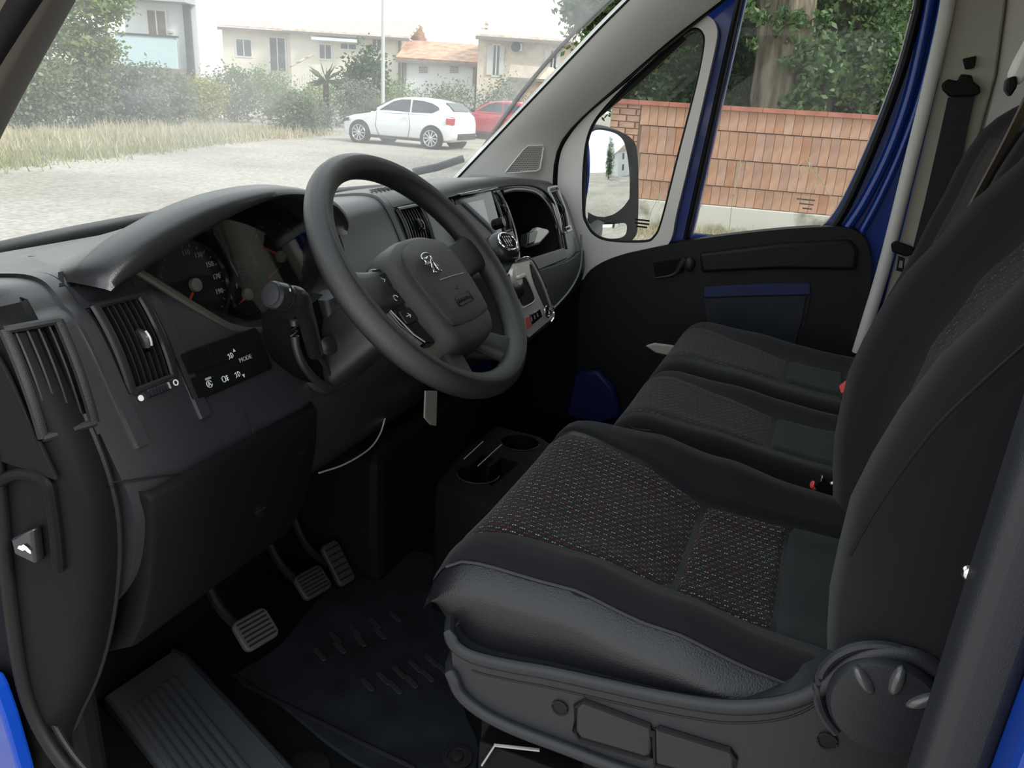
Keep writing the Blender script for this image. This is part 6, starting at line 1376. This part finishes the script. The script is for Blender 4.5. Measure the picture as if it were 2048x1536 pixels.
# ------------------------------------------------------------------ passenger mirror outside
mr = empty('door_mirror', 'large black door mirror outside the quarter window', 'mirror')
XM = 1.07
MO = cr([at(x, y, X=XM) for x, y in ((1176, 300), (1184, 268), (1200, 256), (1235, 262), (1262, 276), (1274, 300), (1277, 360), (1276, 440), (1270, 474), (1240, 492), (1190, 482), (1178, 440), (1174, 370))], 4, True)
mc = sum(MO, V((0, 0, 0))) / len(MO)
dv = (mc - CAM); dv.z = 0; dv.normalize(); rv = V((0.26, -0.965, 0.02)).normalized(); MN = (rv - dv).normalized(); MN = V((MN.x, MN.y, 0.045)).normalized()
mo = [on(*q, mc, MN) for q in [(1176, 300), (1184, 268), (1200, 256), (1235, 262), (1262, 276), (1274, 300), (1277, 360), (1276, 440), (1270, 474), (1240, 492), (1190, 482), (1178, 440), (1174, 370)]]
mo = cr(mo, 4, True); cc = sum(mo, V((0, 0, 0))) / len(mo)
def convex(L, R=0.9):
    "bulging mirror glass inside the loop L"
    c = sum(L, V((0, 0, 0))) / len(L); rings = []
    for k in range(10):
        q = 1 - k / 9.3; rings.append([c + (p - c) * q + MN * (0.009 - ((p - c).length * q) ** 2 / (2 * R)) for p in L])
    g = loft(rings, True, False); g[1].append(tuple(range(len(g[0]) - len(L), len(g[0])))); return g
obj('mirror_housing', loft([mo, [p - MN * 0.03 + (p - cc) * 0.06 for p in mo], [p - MN * 0.08 + (cc - p) * 0.05 for p in mo], [p - MN * 0.11 + (cc - p) * 0.35 for p in mo], [p - MN * 0.12 + (cc - p) * 0.8 for p in mo]]), PL, mr, smooth=60)
def mloop(L, l): return cr([on(x, y, mc + MN * l, MN) for x, y in L], 4, True)
obj('mirror_glass', convex(mloop(((1173, 330), (1176, 280), (1190, 261), (1215, 262), (1238, 272), (1250, 295), (1258, 360), (1258, 430), (1240, 436), (1180, 441), (1172, 400)), 0.002)), MIRROR, mr, smooth=180, fix=False)
obj('wide_angle_glass', convex(mloop(((1183, 452), (1220, 448), (1250, 447), (1250, 468), (1232, 476), (1200, 474)), 0.002), 0.35), MIRROR, mr, smooth=180, fix=False)
obj('mirror_arm', tube([cc - MN * 0.05 + V((-0.02, 0, -0.12)), V((0.97, cc.y + 0.05, 0.60))], [0.035, 0.045], 10), PL_SAT, mr)
# what the mirror looks back at
for i, (x, y, h, r_, lb) in enumerate(((7.2, -24, 4.8, 0.8, 'slim cypress tree seen in the door mirror'), (9.4, -30, 7.5, 1.2, 'tall cypress tree seen in the door mirror behind the slim one'))):
    e = empty('cypress', lb, 'tree', 'trees reflected in the door mirror', loc=(x, y, GZ)); obj('foliage', leaves(random.Random(200 + i), (0, 0, h * 0.52), (r_, r_, h * 0.5), 5000, 0.16), L_DK, e, smooth=None, fix=False); obj('trunk', tube([V((0, 0, 0)), V((0, 0, h * 0.5))], 0.10, 6), BARK_D, e)
hb = empty('house', 'white house seen only in the door mirror', 'house', loc=(17, -36, GZ)); obj('wall', box2((-4, -4, 0), (4, 4, 5)), WALL_W, hb, smooth=None); obj('roof', prism([V((-4.4, -4.4, 5)), V((4.4, -4.4, 5)), V((0, -4.4, 6.6))], (0, 8.8, 0)), TILE, hb, smooth=None)
for z in (1.0, 3.2):
    for x in (-2.4, 1.2): f = obj('window', box2((x, 3.98, z), (x + 1.1, 4.04, z + 1.4)), FRAMEW, hb, smooth=None); obj('pane', box2((x + 0.1, 4.03, z + 0.1), (x + 1.0, 4.06, z + 1.3)), PANE, f, smooth=None)
# ------------------------------------------------------------------ wipers on the windscreen
def on_ws(x, y, off=0.02):
    "hit the windscreen surface by stepping along the view ray"
    d = ray(x, y); best = None; P3 = None
    for i in range(61):
        for j in range(31):
            q = V(ws(i / 60, j / 60)); v = q - CAM; t = v.dot(d) / d.dot(d); e2 = (v - d * t).length
            if best is None or e2 < best: best, P3 = e2, q
    return P3 + V((0, off, off))
def wiper(label, L, blade):
    e = empty('wiper', label, 'wiper'); P = [on_ws(x, y, 0.022) for x, y in L]
    obj('wiper_blade', tube(P, 0.008, 8, flat=0.6), RUB, e); obj('wiper_arm', tube([p + V((0, 0.004, 0.008)) for p in P], 0.006, 6), PL_SAT, e); return e
wiper('black wiper blade parked at the right of the windscreen', [(846, 362), (890, 350), (936, 336)], 0)
wiper('black wiper blade at the left of the windscreen behind the dash', [(-20, 540), (90, 520), (205, 498)], 0)
